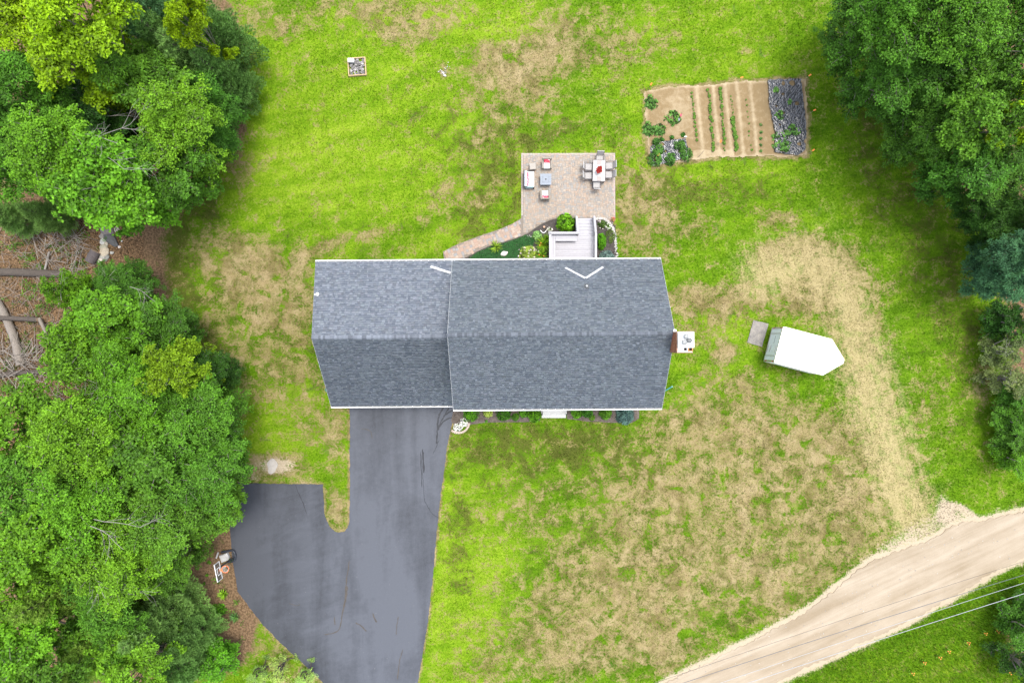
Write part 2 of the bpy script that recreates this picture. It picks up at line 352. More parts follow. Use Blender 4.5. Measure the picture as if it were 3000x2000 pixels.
def ground_material():
    m = bpy.data.materials.new('lawn_soil'); nt = nodes(m)
    P = nt.nodes.new('ShaderNodeNewGeometry').outputs['Position']
    mp = N(nt, 'ShaderNodeMapping'); mp.inputs['Scale'].default_value = (1,1,0); L(nt, P, mp.inputs[0]); P = mp.outputs[0]
    nL = noise(nt, P, .33, 5, .6, .3); nM = noise(nt, P, 1.15, 7, .68, .4); nF = noise(nt, P, 6.5, 5, .7); nG = noise(nt, P, 24, 4, .75)
    nB = noise(nt, P, .8, 6, .65, .6)
    nS = noise(nt, streak(nt, P, 28, .10, .9), .9, 4, .55)
    nS2 = noise(nt, streak(nt, P, 4, .07, 1.7), .9, 4, .55)
    def A(n): return attr(nt, n).outputs['Fac']
    def band(a, *terms):
        s = a
        for n, k in terms: s = mathn(nt, 'ADD', s, mathn(nt, 'MULTIPLY', mathn(nt, 'SUBTRACT', n, .5), k))
        return s
    def step(x, lo, hi):
        n = nt.nodes.new('ShaderNodeMapRange'); n.interpolation_type = 'SMOOTHSTEP'; n.inputs[1].default_value = lo; n.inputs[2].default_value = hi
        L(nt, x, n.inputs[0]); return n.outputs[0]
    # living grass
    g = band(mathn(nt,'MULTIPLY_ADD', A('lime'), .40, .50), (nM, .75), (nL, .5), (nF, 1.25), (nS, .55), (nS2, .45), (nG, 1.4))
    cr = nt.nodes.new('ShaderNodeValToRGB'); e = cr.color_ramp.elements
    e[0].position = .0; e[0].color = (.028,.074,.003,1); e[1].position = 1.0; e[1].color = (.248,.348,.026,1)
    for p, c in ((.28,(.056,.128,.004)),(.52,(.098,.198,.006)),(.75,(.155,.262,.010))):
        x = e.new(p); x.color = c4(c)
    L(nt, g, cr.inputs[0]); col = cr.outputs[0]
    # cool clover spots
    col = mixc(nt, mathn(nt,'MULTIPLY', step(nB, .60, .72), .45), col, (.075,.175,.035))
    # dark olive matted grass, plus tree and house shade painted into the colour
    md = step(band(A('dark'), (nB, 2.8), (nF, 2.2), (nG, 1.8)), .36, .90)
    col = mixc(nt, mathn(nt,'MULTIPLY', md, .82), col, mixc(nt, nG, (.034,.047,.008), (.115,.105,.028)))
    # dry straw
    nP = noise(nt, P, .75, 3, .5, .8)
    xd = band(A('dry'), (nM, 2.4), (nL, .8), (nF, 2.1), (nG, 1.3))
    xd = mathn(nt,'SUBTRACT', xd, mathn(nt,'MULTIPLY', step(nP, .55, .64), .42))
    straw = mixc(nt, step(nG, .35, .66), (.20,.145,.066), (.36,.285,.15))
    straw = mixc(nt, step(nB, .45, .62), straw, mixc(nt, nG, (.25,.185,.09), (.41,.33,.19)))
    col = mixc(nt, mathn(nt,'MULTIPLY', step(xd, .0, .55), .75), col, mixc(nt, step(nM, .40, .60), (.095,.090,.018), (.205,.185,.055)))
    col = mixc(nt, mathn(nt,'MULTIPLY', step(xd, .16, 1.05), .95), col, straw)
    mo = step(band(noise(nt, P, .62, 6, .68, .5), (nF, .5), (nG, .4)), .50, .66)
    col = mixc(nt, mathn(nt,'MULTIPLY', mathn(nt,'MULTIPLY', mo, step(A('dry'), .2, .6)), .62), col, mixc(nt, nG, (.075,.062,.016), (.16,.135,.045)))
    # wheel-worn track
    nT = noise(nt, streak(nt, P, -76, .12, 2.2), 1.0, 4, .6)
    xt = band(A('track'), (nM, .9), (nT, .9), (nF, 1.0), (nG, 1.1))
    col = mixc(nt, mathn(nt,'MULTIPLY', step(xt, .12, 1.0), .92), col, mixc(nt, nG, (.31,.26,.105), (.45,.375,.205)))
    # leaf litter and needles
    ml = step(band(A('litter'), (nM, .8), (nF, .7)), .42, .72)
    lit = mixc(nt, step(nF, .38, .62), (.095,.060,.032), (.215,.14,.08))
    lit = mixc(nt, mathn(nt,'MULTIPLY', step(nG, .52, .72), .55), lit, (.27,.195,.13))
    lit = mixc(nt, mathn(nt,'MULTIPLY', step(nB, .58, .7), .5), lit, (.06,.10,.012))
    col = mixc(nt, ml, col, lit)
    # washed sand and gravel
    ms = step(band(A('sand'), (nM, .7), (nF, 1.0), (nG, .9)), .40, .66)
    col = mixc(nt, ms, col, mixc(nt, nG, (.36,.29,.195), (.47,.395,.29)))
    h = mathn(nt, 'ADD', mathn(nt,'MULTIPLY', nF, .6), nG)
    finish(nt, col, .95, h, .75, .06, spec=.04)
    return m
MG = ground_material()
def axis(lo, hi, st, far):
    c = np.arange(lo, hi+1e-6, st); out = []; d = st; x = hi
    while x < far: d *= 1.5; x += d; out.append(x)
    out = np.array(out); return np.concatenate([-(out[::-1]), c, out]) if lo == -hi else c
gx = axis(-40, 40, .2, 700); gy = axis(-28, 28, .2, 700)
X, Y = np.meshgrid(gx, gy); nx, ny = len(gx), len(gy)
xf, yf = X.ravel(), Y.ravel()
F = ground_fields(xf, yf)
idx = np.arange(nx*ny).reshape(ny, nx)
fq = np.stack([idx[:-1,:-1], idx[:-1,1:], idx[1:,1:], idx[1:,:-1]], -1).reshape(-1,4)
zf = .02*np.sin(xf*.9+1.3*np.sin(yf*.7))*np.cos(yf*.8)-.03
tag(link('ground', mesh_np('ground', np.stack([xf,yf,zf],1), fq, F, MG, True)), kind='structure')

# grass tufts standing in the lawn (uncountable)
def grass():
    n = 330000
    x = rng.uniform(-38, 38, n); y = rng.uniform(-25.5, 25.5, n)
    px = 1500+x*S(0); py = 1000-y*S(0)
    lit = np.clip(field(px,py,LITTER,True),0,1.2); keep = (lit < .55) & (poly_dist(x,y,ROAD) > .35)
    for poly in (DRIVE, ROAD, PATIO, WALK, bed_back, bed_front_l, bed_front_r, GARDEN, HOUSE_FP): keep &= ~inpoly(x,y,poly)
    x, y = x[keep], y[keep]; n = len(x); fl = ground_fields(x, y)
    a = rng.uniform(0, 2*np.pi, n); h = rng.uniform(.03,.085,n)*(1-.45*np.clip(fl['dry'],0,1)); w = rng.uniform(.02,.045,n); ln = rng.uniform(.02,.09,n)
    b = a+rng.uniform(-.9,.9,n)
    p0 = np.stack([x-np.cos(a)*w, y-np.sin(a)*w, np.full(n,-.03)],1); p1 = np.stack([x+np.cos(a)*w, y+np.sin(a)*w, np.full(n,-.03)],1)
    p2 = np.stack([x-np.sin(b)*ln, y+np.cos(b)*ln, h],1)
    v = np.stack([p0,p1,p2],1).reshape(-1,3); f = np.arange(3*n).reshape(n,3)
    at = {k: np.repeat(vv, 3) for k, vv in fl.items()}
    o = link('grass', mesh_np('grass', v, f, at, MG)); tag(o, 'short patchy lawn grass around the house', 'grass', kind='stuff')
grass()

# driveway: sealed asphalt sheet with a ragged edge, crack filler as raised ribbons
def asphalt():
    m = bpy.data.materials.new('asphalt'); nt = nodes(m); P = nt.nodes.new('ShaderNodeNewGeometry').outputs['Position']
    st = N(nt, 'ShaderNodeMapping'); st.inputs['Rotation'].default_value = (0,0,R(4)); st.inputs['Scale'].default_value = (.7,.10,1); L(nt, P, st.inputs[0])
    s = noise(nt, st.outputs[0], 1.1, 6, .62, .3); b = noise(nt, P, .13, 4, .55, .5); g = noise(nt, P, 38, 4, .8); mid = noise(nt, P, 3.2, 6, .7)
    s2 = noise(nt, streak(nt, P, 20, .25, .9), 1.3, 6, .65, 1.2)
    f = mathn(nt,'ADD', mathn(nt,'MULTIPLY', s, .9), mathn(nt,'MULTIPLY', b, 1.2)); f = mathn(nt,'ADD', f, mathn(nt,'MULTIPLY', mid, .35)); f = mathn(nt,'ADD', f, mathn(nt,'MULTIPLY', s2, .22))
    f = mathn(nt,'MULTIPLY_ADD', f, 2.6, -2.72, clamp=True)
    col = mixc(nt, f, (.030,.0335,.042), (.076,.083,.100))
    col = mixc(nt, mathn(nt,'MULTIPLY_ADD', g, 2.2, -.75, clamp=True), mixc(nt, 1.0, col, (.80,.80,.80), 'MULTIPLY'), mixc(nt, .35, col, (.11,.118,.135)))
    sx = nt.nodes.new('ShaderNodeSeparateXYZ'); L(nt, P, sx.inputs[0])
    wr = nt.nodes.new('ShaderNodeMapRange'); wr.interpolation_type = 'SMOOTHSTEP'; wr.inputs[1].default_value = -19.0; wr.inputs[2].default_value = -11.0; wr.inputs[3].default_value = .72; wr.inputs[4].default_value = 1.08
    L(nt, mathn(nt,'ADD', sx.outputs[0], mathn(nt,'MULTIPLY', mathn(nt,'SUBTRACT', s2, .5), 7.0)), wr.inputs[0])     # sealer worn pale where cars pass
    cw = nt.nodes.new('ShaderNodeCombineColor')
    for k in range(3): L(nt, wr.outputs[0], cw.inputs[k])
    col = mixc(nt, 1.0, col, cw.outputs[0], 'MULTIPLY')
    sp = noise(nt, P, 11, 2, .5); col = mixc(nt, mathn(nt,'MULTIPLY_ADD', sp, 14, -10.3, clamp=True), col, (.22,.21,.19))
    finish(nt, col, .62, g, .35, .01, spec=.35)
    return m
AS = asphalt()
dj = jitter_poly(DRIVE, .1, .022, 3)
dv = MB().prism(dj, -.06, .012).build('driveway', AS); tag(dv, kind='structure')
def ribbon(pts, w, z, seed):
    rr = random.Random(seed); mb = MB(); vs = []; P2 = [Vector(W(*p)) for p in smooth_path(pts, 5)]
    for i, p in enumerate(P2):
        d = (P2[min(i+1,len(P2)-1)]-P2[max(i-1,0)]).normalized(); n = Vector((-d.y,d.x))
        j = n*rr.uniform(-.02,.02); ww = w*rr.uniform(.55,1.25)*(1 if 0 < i < len(P2)-1 else .3)
        vs += [(p.x+j.x+n.x*ww, p.y+j.y+n.y*ww, z), (p.x+j.x-n.x*ww, p.y+j.y-n.y*ww, z)]
    return mb.add(vs, [(2*i,2*i+1,2*i+3,2*i+2) for i in range(len(P2)-1)])
TAR = pm('crack_sealer', (.022,.024,.03), .5, .3, 9); RUST = pm('crack_stain', (.075,.066,.058), .9, .3, 6)
cracks = [([(866,1418),(872,1438),(880,1455),(890,1478),(898,1505)], .022, TAR), ([(1234,1330),(1236,1370),(1239,1400),(1242,1432),(1243,1462),(1254,1485),(1268,1505),(1284,1515)], .02, TAR),
          ([(1238,1315),(1240,1350),(1242,1385)], .07, TAR), ([(1232,1322),(1234,1380),(1236,1428)], .025, TAR),
          ([(1024,1640),(1018,1680),(1013,1720),(1010,1760),(1003,1795),(998,1830),(985,1850),(950,1858)], .045, RUST), ([(1016,1715),(1014,1745),(1008,1778)], .08, RUST),
          ([(980,1805),(982,1830)], .04, RUST), ([(1092,1795),(1098,1810),(1104,1822)], .06, RUST), ([(1042,1822),(1062,1835),(1074,1848)], .05, RUST), ([(1168,1805),(1163,1830),(1161,1858)], .03, RUST),
          ([(1300,1192),(1287,1215),(1283,1235),(1281,1270),(1279,1300)], .06, TAR), ([(1328,1200),(1305,1215),(1292,1235),(1284,1260)], .05, TAR), ([(1325,1222),(1302,1232),(1287,1252)], .05, TAR), ([(1315,1195),(1303,1215)], .05, TAR), ([(1285,1290),(1278,1310),(1268,1330)], .02, TAR),
          ([(1055,1255),(1085,1262),(1090,1285)], .025, RUST), ([(846,1765),(870,1772),(880,1768)], .02, RUST), ([(1180,1900),(1170,1940),(1165,1990)], .03, RUST)]
for i, (p, w, mt) in enumerate(cracks):
    ribbon(p, w, .016+.0006*i, i).build('crack', mt, dv)

# gravel road
def gravel():
    m = bpy.data.materials.new('gravel_road'); nt = nodes(m); P = nt.nodes.new('ShaderNodeNewGeometry').outputs['Position']
    s = noise(nt, streak(nt, P, 25, .10, 1.5), .8, 5, .6, .3); g = noise(nt, P, 26, 4, .8); b = noise(nt, P, .5, 5, .6); mid = noise(nt, P, 5, 5, .7)
    f = mathn(nt,'MULTIPLY_ADD', mathn(nt,'ADD', mathn(nt,'MULTIPLY', s, 1.1), mathn(nt,'MULTIPLY', b, .4)), 2.8, -1.55, clamp=True)
    col = mixc(nt, f, (.29,.232,.158), (.42,.355,.27))
    col = mixc(nt, mathn(nt,'MULTIPLY_ADD', g, 3, -1.1, clamp=True), mixc(nt, 1.0, col, (.82,.8,.78), 'MULTIPLY'), col)
    col = mixc(nt, mathn(nt,'MULTIPLY_ADD', mid, 9, -6.1, clamp=True), col, (.33,.22,.11))
    finish(nt, col, .95, g, .6, .03, spec=.1)
    return m
MR = gravel()
rd = MB().prism(jitter_poly(ROAD, .12, .075, 11), -.06, .008).build('road', MR); tag(rd, kind='structure')
def rock_verts(r, sq, seed, sub=2):
    import bmesh
    bm = bmesh.new(); bmesh.ops.create_icosphere(bm, subdivisions=sub, radius=1.0); rr = random.Random(seed)
    ph = [Vector((rr.uniform(-1,1),rr.uniform(-1,1),rr.uniform(-1,1)))*2.2 for _ in range(5)]
    vs = []
    for v in bm.verts:
        k = 1+.13*sum(math.sin(p.dot(v.co)*1.6+p.x*3) for p in ph)/1.4
        # flattened facets
        vs.append(Vector((v.co.x*sq[0], v.co.y*sq[1], v.co.z*sq[2]))*r*k)
    fs = [tuple(x.index for x in f.verts) for f in bm.faces]; bm.free()
    return vs, fs
# loose stones on the road and lawn
pts = []
for i in range(240):
    t = rng.uniform(0,1); j = int(t*(len(road_l)-8)); a = road_l[j]; b = road_r[-1-min(j,len(road_r)-1)]
    k = rng.uniform(0,1); pts.append((a[0]*(1-k)+b[0]*k+rng.normal(0,25), a[1]*(1-k)+b[1]*k+rng.normal(0,18)))
mb = MB()
for i, (a, b) in enumerate(pts):
    x, y = W(a, b); vs, fs = rock_verts(rng.uniform(.02,.055), (1,.8,.6), i, 1)
    g = rng.uniform(.25,.5); mb.add([v+Vector((x,y,.015)) for v in vs], fs, (g,g*.93,g*.82))
tag(mb.build('gravel_stones', pm('loose_stone', None, .9, .2, 9, attrcol='col'), smooth=True), 'loose pale stones scattered over the dirt road', 'gravel', kind='stuff')
# ------------------------------------------------------------------ house
HR = R(0.42)
house = thing('house', 'grey-shingled house with a lower garage wing and white gutters', 'house', (0,0,0), HR)
WHITE = pm('white_trim', (.78,.78,.77), .5, .05, 3, .05)
SIDING = None
def siding_mat():
    m = bpy.data.materials.new('siding'); nt = nodes(m); tc = nt.nodes.new('ShaderNodeTexCoord')
    sx = nt.nodes.new('ShaderNodeSeparateXYZ'); L(nt, tc.outputs['Object'], sx.inputs[0])
    z = mathn(nt,'FRACT', mathn(nt,'DIVIDE', sx.outputs[2], .115))
    n = noise(nt, tc.outputs['Object'], 3, 5, .6)
    col = mixc(nt, n, (.60,.60,.57), (.70,.70,.67))
    finish(nt, col, .6, z, .8, .02)
    return m
SIDING = siding_mat()
Rm = dict(x0=-3.75, x1=9.48, ry=.40, rz=9.82, by=5.12, bz=6.22, fy=-4.26, fz=6.22)
Rg = dict(x0=-12.43, x1=-3.55, ry=.30, rz=7.15, by=5.12, bz=6.20, fy=-4.34, fz=2.70)
# walls: shells under each roof
def gable_prism(x0, x1, prof):
    n = len(prof); vs = [(x0,y,z) for y,z in prof]+[(x1,y,z) for y,z in prof]
    fs = [tuple(range(n-1,-1,-1)), tuple(range(n,2*n))]+[(i,(i+1)%n,n+(i+1)%n,n+i) for i in range(n)]
    return MB().add(vs, fs)
def under(r, y):   # height of a roof's underside at y
    t = (y-r['ry'])/((r['by'] if y > r['ry'] else r['fy'])-r['ry'])
    return r['rz']+( (r['bz'] if y > r['ry'] else r['fz'])-r['rz'])*t-.20
gable_prism(-3.55, 9.28, [(-3.95,0),(-3.95,under(Rm,-3.95)),(.40,under(Rm,.4)),(4.75,under(Rm,4.75)),(4.75,0)]).build('main_wall', SIDING, house)
gable_prism(-12.2, -3.56, [(-4.03,0),(-4.03,under(Rg,-4.03)),(.30,under(Rg,.3)),(4.75,under(Rg,4.75)),(4.75,0)]).build('garage_wall', SIDING, house)
roof = link('roof', MB().add([(0,0,5),(0.01,0,5),(0,.01,5)],[(0,1,2)]).build('tmp', WHITE).data, None, house)
bpy.data.objects.remove(bpy.data.objects['tmp'])
# the roof part itself: sheathing slabs with white rake and eave edges
sheath = MB()
def slab(r, x0, x1):
    for ey, ez in ((r['by'],r['bz']), (r['fy'],r['fz'])):
        a = Vector((0, r['ry'], r['rz'])); b = Vector((0, ey, ez)); d = (b-a).normalized(); n = Vector((0,-d.z,d.y)) if d.y > 0 else Vector((0,d.z,-d.y))
        if n.z < 0: n = -n
        t = n*.16; vs = []
        for x in (x0, x1):
            for p in (a, b, b-t, a-Vector((0,0,.16/max(.2,n.z)))): vs.append((x, p.y, p.z))
        fs = [(0,1,2,3),(7,6,5,4),(0,4,5,1),(1,5,6,2),(2,6,7,3)]
        sheath.add(vs, fs)
slab(Rm, Rm['x0']+.03, Rm['x1']-.03); slab(Rg, Rg['x0']+.03, Rg['x1'])
me = bpy.data.meshes.new('roof'); me.from_pydata(sheath.v, [], sheath.f); me.materials.append(WHITE); roof.data = me
SH = pm('shingle', None, .92, .16, 30, .4, attrcol='col', spec=.12)
def shingles(r, x0, x1, ey, ez, seed, name):
    """laminated shingles: a backer strip in each course with raised tabs on it"""
    g = np.random.default_rng(seed)
    a = np.array([0, r['ry'], r['rz']]); b = np.array([0, ey, ez]); ln = np.linalg.norm(a-b); u = (a-b)/ln      # up-slope
    n = np.array([0, -u[2], u[1]]); n = n if n[2] > 0 else -n
    ex = .146; nc = int(ln/ex)+1; base = (.153,.168,.192)
    V = []; C = []
    def boxes(xa, xb, s0, s1, h0, h1, col):
        xa, xb, s0, s1, h0, h1 = [np.broadcast_to(np.asarray(q, float), (len(xa),)) for q in (xa,xb,s0,s1,h0,h1)]
        def P(x, s, h): return np.stack([x, b[1]+u[1]*s+n[1]*h, b[2]+u[2]*s+n[2]*h], 1)
        v = np.stack([P(xa,s0,h0-.012),P(xb,s0,h0-.012),P(xb,s0,h0),P(xa,s0,h0),P(xa,s1,h1),P(xb,s1,h1)],1)
        V.append(v); C.append(np.asarray(col))
    for c in range(nc):
        s0 = c*ex-.02; s1 = min((c+1)*ex+.01, ln)
        # backer strip pieces
        xs = [x0+g.uniform(-.8,0)]
        while xs[-1] < x1: xs.append(xs[-1]+.98)
        xa = np.clip(np.array(xs[:-1]), x0, x1); xb = np.clip(np.array(xs[1:]), x0, x1)
        t = g.uniform(.80,1.0,len(xa)); boxes(xa, xb, s0, s1, .014, .004, np.array(base)[None]*t[:,None]*np.array([.92,.94,.97]))
        # tabs
        xs = [x0+g.uniform(-.2,0)]; 
        while xs[-1] < x1: xs.append(xs[-1]+g.choice([.09,.13,.16,.2,.24]))
        xs = np.array(xs); ka = np.clip(xs[:-1]+.004, x0, x1); kb = np.clip(xs[1:]-.004, x0, x1)
        on = (g.random(len(ka)) < .62) & (kb-ka > .02)
        t = g.choice([.74,.86,.95,1.02,1.08,1.15], len(ka), p=[.08,.14,.22,.26,.2,.1])
        boxes(ka[on], kb[on], s0, s1, .026, .012, np.array(base)[None]*t[on][:,None]*(1+g.normal(0,.012,(on.sum(),3))))
        # shadow of the next course's tabs painted on the backer, like a printed band
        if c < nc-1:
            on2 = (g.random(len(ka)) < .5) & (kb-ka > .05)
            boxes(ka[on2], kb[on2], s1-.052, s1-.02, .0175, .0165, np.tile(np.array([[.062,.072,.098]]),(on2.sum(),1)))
    v = np.concatenate(V); k = len(v); c = np.concatenate(C)
    f = np.array([[0,1,2,3],[3,2,5,4]]); ff = (f[None]+6*np.arange(k)[:,None,None]).reshape(-1,4)
    me = mesh_np(name, v.reshape(-1,3), ff, {'col': np.repeat(c, 2, 0)}, SH)
    o = link('shingles', me, None, roof); o['kind'] = 'stuff'; return o
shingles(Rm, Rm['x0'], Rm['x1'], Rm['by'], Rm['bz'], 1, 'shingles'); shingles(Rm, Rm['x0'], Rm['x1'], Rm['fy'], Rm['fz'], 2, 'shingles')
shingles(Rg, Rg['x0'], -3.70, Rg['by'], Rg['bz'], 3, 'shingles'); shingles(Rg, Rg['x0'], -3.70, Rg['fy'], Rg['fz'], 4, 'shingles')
# ridge caps, one folded shingle each
SHO = pm('ridge_shingle', None, .92, .16, 30, .4, objcol=True, spec=.12)
def cap_mesh(r):
    a1 = math.atan2(r['rz']-r['bz'], r['by']-r['ry']); a2 = math.atan2(r['rz']-r['fz'], r['ry']-r['fy']); w = .165
    prof = [(w*math.cos(a1), -w*math.sin(a1)+.03), (.03,.022+.016), (-.03,.038), (-w*math.cos(a2), -w*math.sin(a2)+.03)]
    vs = []; 
    for x, dz in ((0,.022),(.185,.0)):
        for y, z in prof: vs.append((x,y,z+dz))
    for y, z in prof: vs.append((0,y,z))
    fs = [(0,1,5,4),(1,2,6,5),(2,3,7,6),(8,9,1,0),(9,10,2,1),(10,11,3,2)]
    me = bpy.data.meshes.new('ridge_cap'); me.from_pydata(vs, [], fs); me.materials.append(SHO); return me
for r, x0, x1, lum in ((Rm, -3.75, 9.30, .80), (Rg, -12.43, -3.78, .95)):
    me = cap_mesh(r); x = x0
    while x < x1:
        t = random.choice([.72,.85,.95,1.0,1.08,1.2])*lum
        o = link('ridge_cap', me, None, roof, (.150*t,.165*t,.192*t)); o.location = (x, r['ry'], r['rz']+.004); x += .142
# gutters
GUT = pm('gutter_white', (.80,.80,.79), .45, .04, 4, .03); GIN = pm('gutter_inside', (.42,.42,.40), .7, .25, 5)
def gutter(x0, x1, y, z, sgn):
    w = .128; mb = MB()
    yo = y+sgn*w
    mb.box(((x0+x1)/2, yo-sgn*.017, z-.05), (x1-x0, .042, .12)); mb.box(((x0+x1)/2, y+sgn*w*.5, z-.115), (x1-x0, w, .012))
    mb.box((x0+.012, y+sgn*w*.5, z-.05), (.03, w-.045, .121)); mb.box((x1-.012, y+sgn*w*.5, z-.05), (.03, w-.045, .121))
    gt = mb.build('gutter', GUT, house)
    MB().box(((x0+x1)/2, y+sgn*.05, z-.10), (x1-x0-.08, .075, .012)).build('gutter_floor', GIN, gt)
    hm = None; x = x0+.18
    while x < x1-.05:
        if hm is None: hm = MB().box((0,0,0),(.045,w-.04,.02)).build('hanger', GUT, gt); o = hm
        else: o = link('hanger', hm.data, None, gt)
        o.location = (x, y+sgn*w*.42, z-.012); x += random.uniform(.46,.62)
gutter(-3.78, 9.48, 5.115, 6.20, 1); gutter(-12.43, -3.81, 5.115, 6.18, 1)
gutter(-3.75, 9.48, -4.255, 6.20, -1); gutter(-12.43, -3.95, -4.335, 2.68, -1)
# rakes
for r, x in ((Rm, Rm['x0']-.0), (Rm, Rm['x1']), (Rg, Rg['x0'])):
    mb = MB()
    for ey, ez in ((r['by'],r['bz']), (r['fy'],r['fz'])):
        d = Vector((0, ey-r['ry'], ez-r['rz'])); ln = d.length; d.normalize()
        M = Matrix.Rotation(math.atan2(d.z, d.y), 4, 'X'); c = Vector((x, (r['ry']+ey)/2, (r['rz']+ez)/2-.115))
        mb.box(c, (.025, ln, .18), M=M)
    mb.build('rake_board', WHITE, house)
# rain diverters: folded white strips lying on the roof
def on_back(r, px, py):
    """point on a back slope seen at a photo pixel"""
    k = (r['bz']-r['rz'])/(r['by']-r['ry']); z = 7.0
    for _ in range(30):
        x, y = W(px, py, z); z = r['rz']+k*(y-r['ry'])
    return Vector((x, y, z))
DIV = pm('diverter_white', (.83,.83,.83), .4, .03, 4, .02)
for r, a, b in ((Rg,(1263,779),(1322,798)), (Rm,(1658,786),(1716,817)), (Rm,(1717,817),(1768,785))):
    p, q = on_back(r, *a), on_back(r, *b); k = Vector((0, -(r['bz']-r['rz']), (r['by']-r['ry']))).normalized()
    if r is Rg: q.x = min(q.x, -3.80)
    d = (q-p).normalized(); n = k; s = n.cross(d).normalized(); w = .068
    mb = MB(); o = n*.034
    vs = [p+s*w+o, q+s*w+o, q-s*w+o, p-s*w+o, p-s*w+o+n*.05, q-s*w+o+n*.05, q-s*(w+.01)+o+n*.05, p-s*(w+.01)+o+n*.05, p-s*(w+.01)+o, q-s*(w+.01)+o]
    fs = [(0,1,2,3),(3,2,5,4),(4,5,6,7),(7,6,9,8),(3,2,1,0)]
    mb.add(vs, fs); mb.build('rain_diverter', DIV, house)
# plumbing vent with flashing
p = on_back(Rm, 1719, 840)
vp = MB().lathe([(.055,-.05),(.055,.25),(.05,.26),(.038,.26),(.038,.05)], p, 14).build('vent_pipe', DIV, house, True)
k = math.atan2(Rm['bz']-Rm['rz'], Rm['by']-Rm['ry'])
MB().box(p+Vector((0,0,.045)), (.3,.34,.012), M=Matrix.Rotation(k,4,'X')).lathe([(.11,0),(.07,.10),(.06,.11)], p+Vector((0,0,.03)), 14).build('vent_flashing', pm('lead_flashing',(.09,.095,.10),.6), vp)
# white antenna fixture at the garage gable edge
p = on_back(Rg, 931, 859)
fx = MB().box(p+Vector((-.06,0,.12)), (.20,.10,.05), rz=.1).lathe([(.02,0),(.10,.03),(.115,.09),(.09,.14),(.03,.15)], p+Vector((.05,.02,.10)), 14).build('satellite_fixture', DIV, house, True)
MB().tube([p+Vector((-.1,0,-.1)), p+Vector((-.08,0,.1)), p+Vector((.02,-.13,.16)), p+Vector((.09,-.12,.17))], .02, 6).build('bracket', pm('grey_metal',(.35,.36,.37),.4,metal=.6), fx)
# windows and doors
GLASS = pm('window_glass', (.03,.04,.05), .08, .1, 2, 0, spec=.6)
DOORM = pm('front_door', (.25,.05,.04), .45); GDOOR = pm('garage_door', (.72,.72,.70), .5)
def opening(x, y, z, w, h, sgn, name='window', axis='y'):
    t = .05
    def bx(cx, cz, ww, hh, off, th):
        return ((x+cx, y+sgn*off, z+cz), (ww, th, hh)) if axis == 'y' else ((x+sgn*off, y+cx, z+cz), (th, ww, hh))
    mb = MB()
    for cx, cz, ww, hh in ((-w/2,0,.1,h+.2),(w/2,0,.1,h+.2),(0,h/2,w-.1,.12),(0,-h/2,w-.1,.12)): mb.box(*bx(cx,cz,ww,hh,.02,.08))
    if name == 'window': mb.box(*bx(0,0,w-.1,.05,.018,.05)); mb.box(*bx(0,0,.03,h-.1,.015,.04))
    o = mb.build(name, WHITE, house)
    MB().box(*bx(0,0,w-.1,h-.1,-.002,.03)).build('pane' if name=='window' else 'leaf', GLASS if name=='window' else (GDOOR if w > 2 else DOORM), o)
    return o
for x in (-2.2,.6,5.2,7.8): opening(x,-3.95,1.7,1.0,1.5,-1)
for x in (-2.2,.6,2.9,5.2,7.8): opening(x,-3.95,4.5,1.0,1.4,-1)
opening(2.95,-3.95,1.45,1.0,2.1,-1,'entry_door')
for x in (-10.2,-6.6): opening(x,-4.03,1.12,2.7,2.15,-1,'garage_door')
for x in (-2.0,.4,7.6): opening(x,4.75,1.7,1.0,1.5,1)
for x in (-10.5,-7.5,-2.0,.4,2.9,5.2,7.8): opening(x,4.75,4.5,1.0,1.4,1)
opening(4.4,4.75,2.1,1.8,2.1,1,'patio_door')
for y in (-2.2,2.6): opening(9.28,y,1.7,.9,1.5,1,axis='x'); opening(9.28,y,4.5,.9,1.4,1,axis='x')
opening(-12.2,1.0,1.7,.9,1.4,-1,axis='x'); opening(-12.2,1.0,4.9,.9,1.3,-1,axis='x')
FOUND = pm('foundation', (.30,.295,.28), .9)
MB().box((2.87,.4,.15),(12.9,8.78,.5)).box((-7.9,.36,.08),(8.7,8.84,.3)).build('foundation', FOUND, house)
# chimney: real bricks near the top, a joined stack of bricks below
BR = pm('brick', None, .9, .22, 14, .4, objcol=True); BRJ = pm('brick_stack', None, .9, .22, 14, .4, attrcol='col'); MORT = pm('mortar', (.42,.36,.31), .95)
cx0, cx1, cy0, cy1, ctop = 9.36, 10.26, -.72, .50, 10.72
chim = MB().box(((cx0+cx1)/2,(cy0+cy1)/2,ctop/2),(cx1-cx0-.03,cy1-cy0-.03,ctop)).build('chimney', MORT, house)
bm_ = MB().box((0,0,0),(1,1,1)).build('brick', BR, chim); bme = bm_.data; bpy.data.objects.remove(bm_)
def brick_col():
    t = random.uniform(.7,1.2); return (.30*t, .115*t*random.uniform(.9,1.2), .065*t)
nb = 0; low = MB(); ch = .075; zc = ctop-ch/2; row = 0
while zc > 0:
    off = .105 if row % 2 else 0; items = []
    for y, sy in ((cy0,-1),(cy1,1)):
        x = cx0-off
        while x < cx1-.02:
            a, b = max(x,cx0), min(x+.20,cx1)
            if b-a > .05: items.append((((a+b)/2, y-sy*.03, zc), (b-a-.01,.075,ch-.012)))
            x += .21
    for x, sx in ((cx0,-1),(cx1,1)):
        y = cy0+.09-off*.5
        while y < cy1-.09:
            a, b = max(y,cy0+.08), min(y+.20,cy1-.08)
            if b-a > .05: items.append(((x-sx*.03,(a+b)/2,zc),(.075,b-a-.01,ch-.012)))
            y += .21
    for c, d in items:
        if nb < 290:
            o = link('brick', bme, None, chim, brick_col()); o.location = c; o.scale = d; nb += 1
        else: low.box(c, d, col=brick_col())
    zc -= ch; row += 1
o = low.build('brickwork', BRJ, chim); o['kind'] = 'stuff'
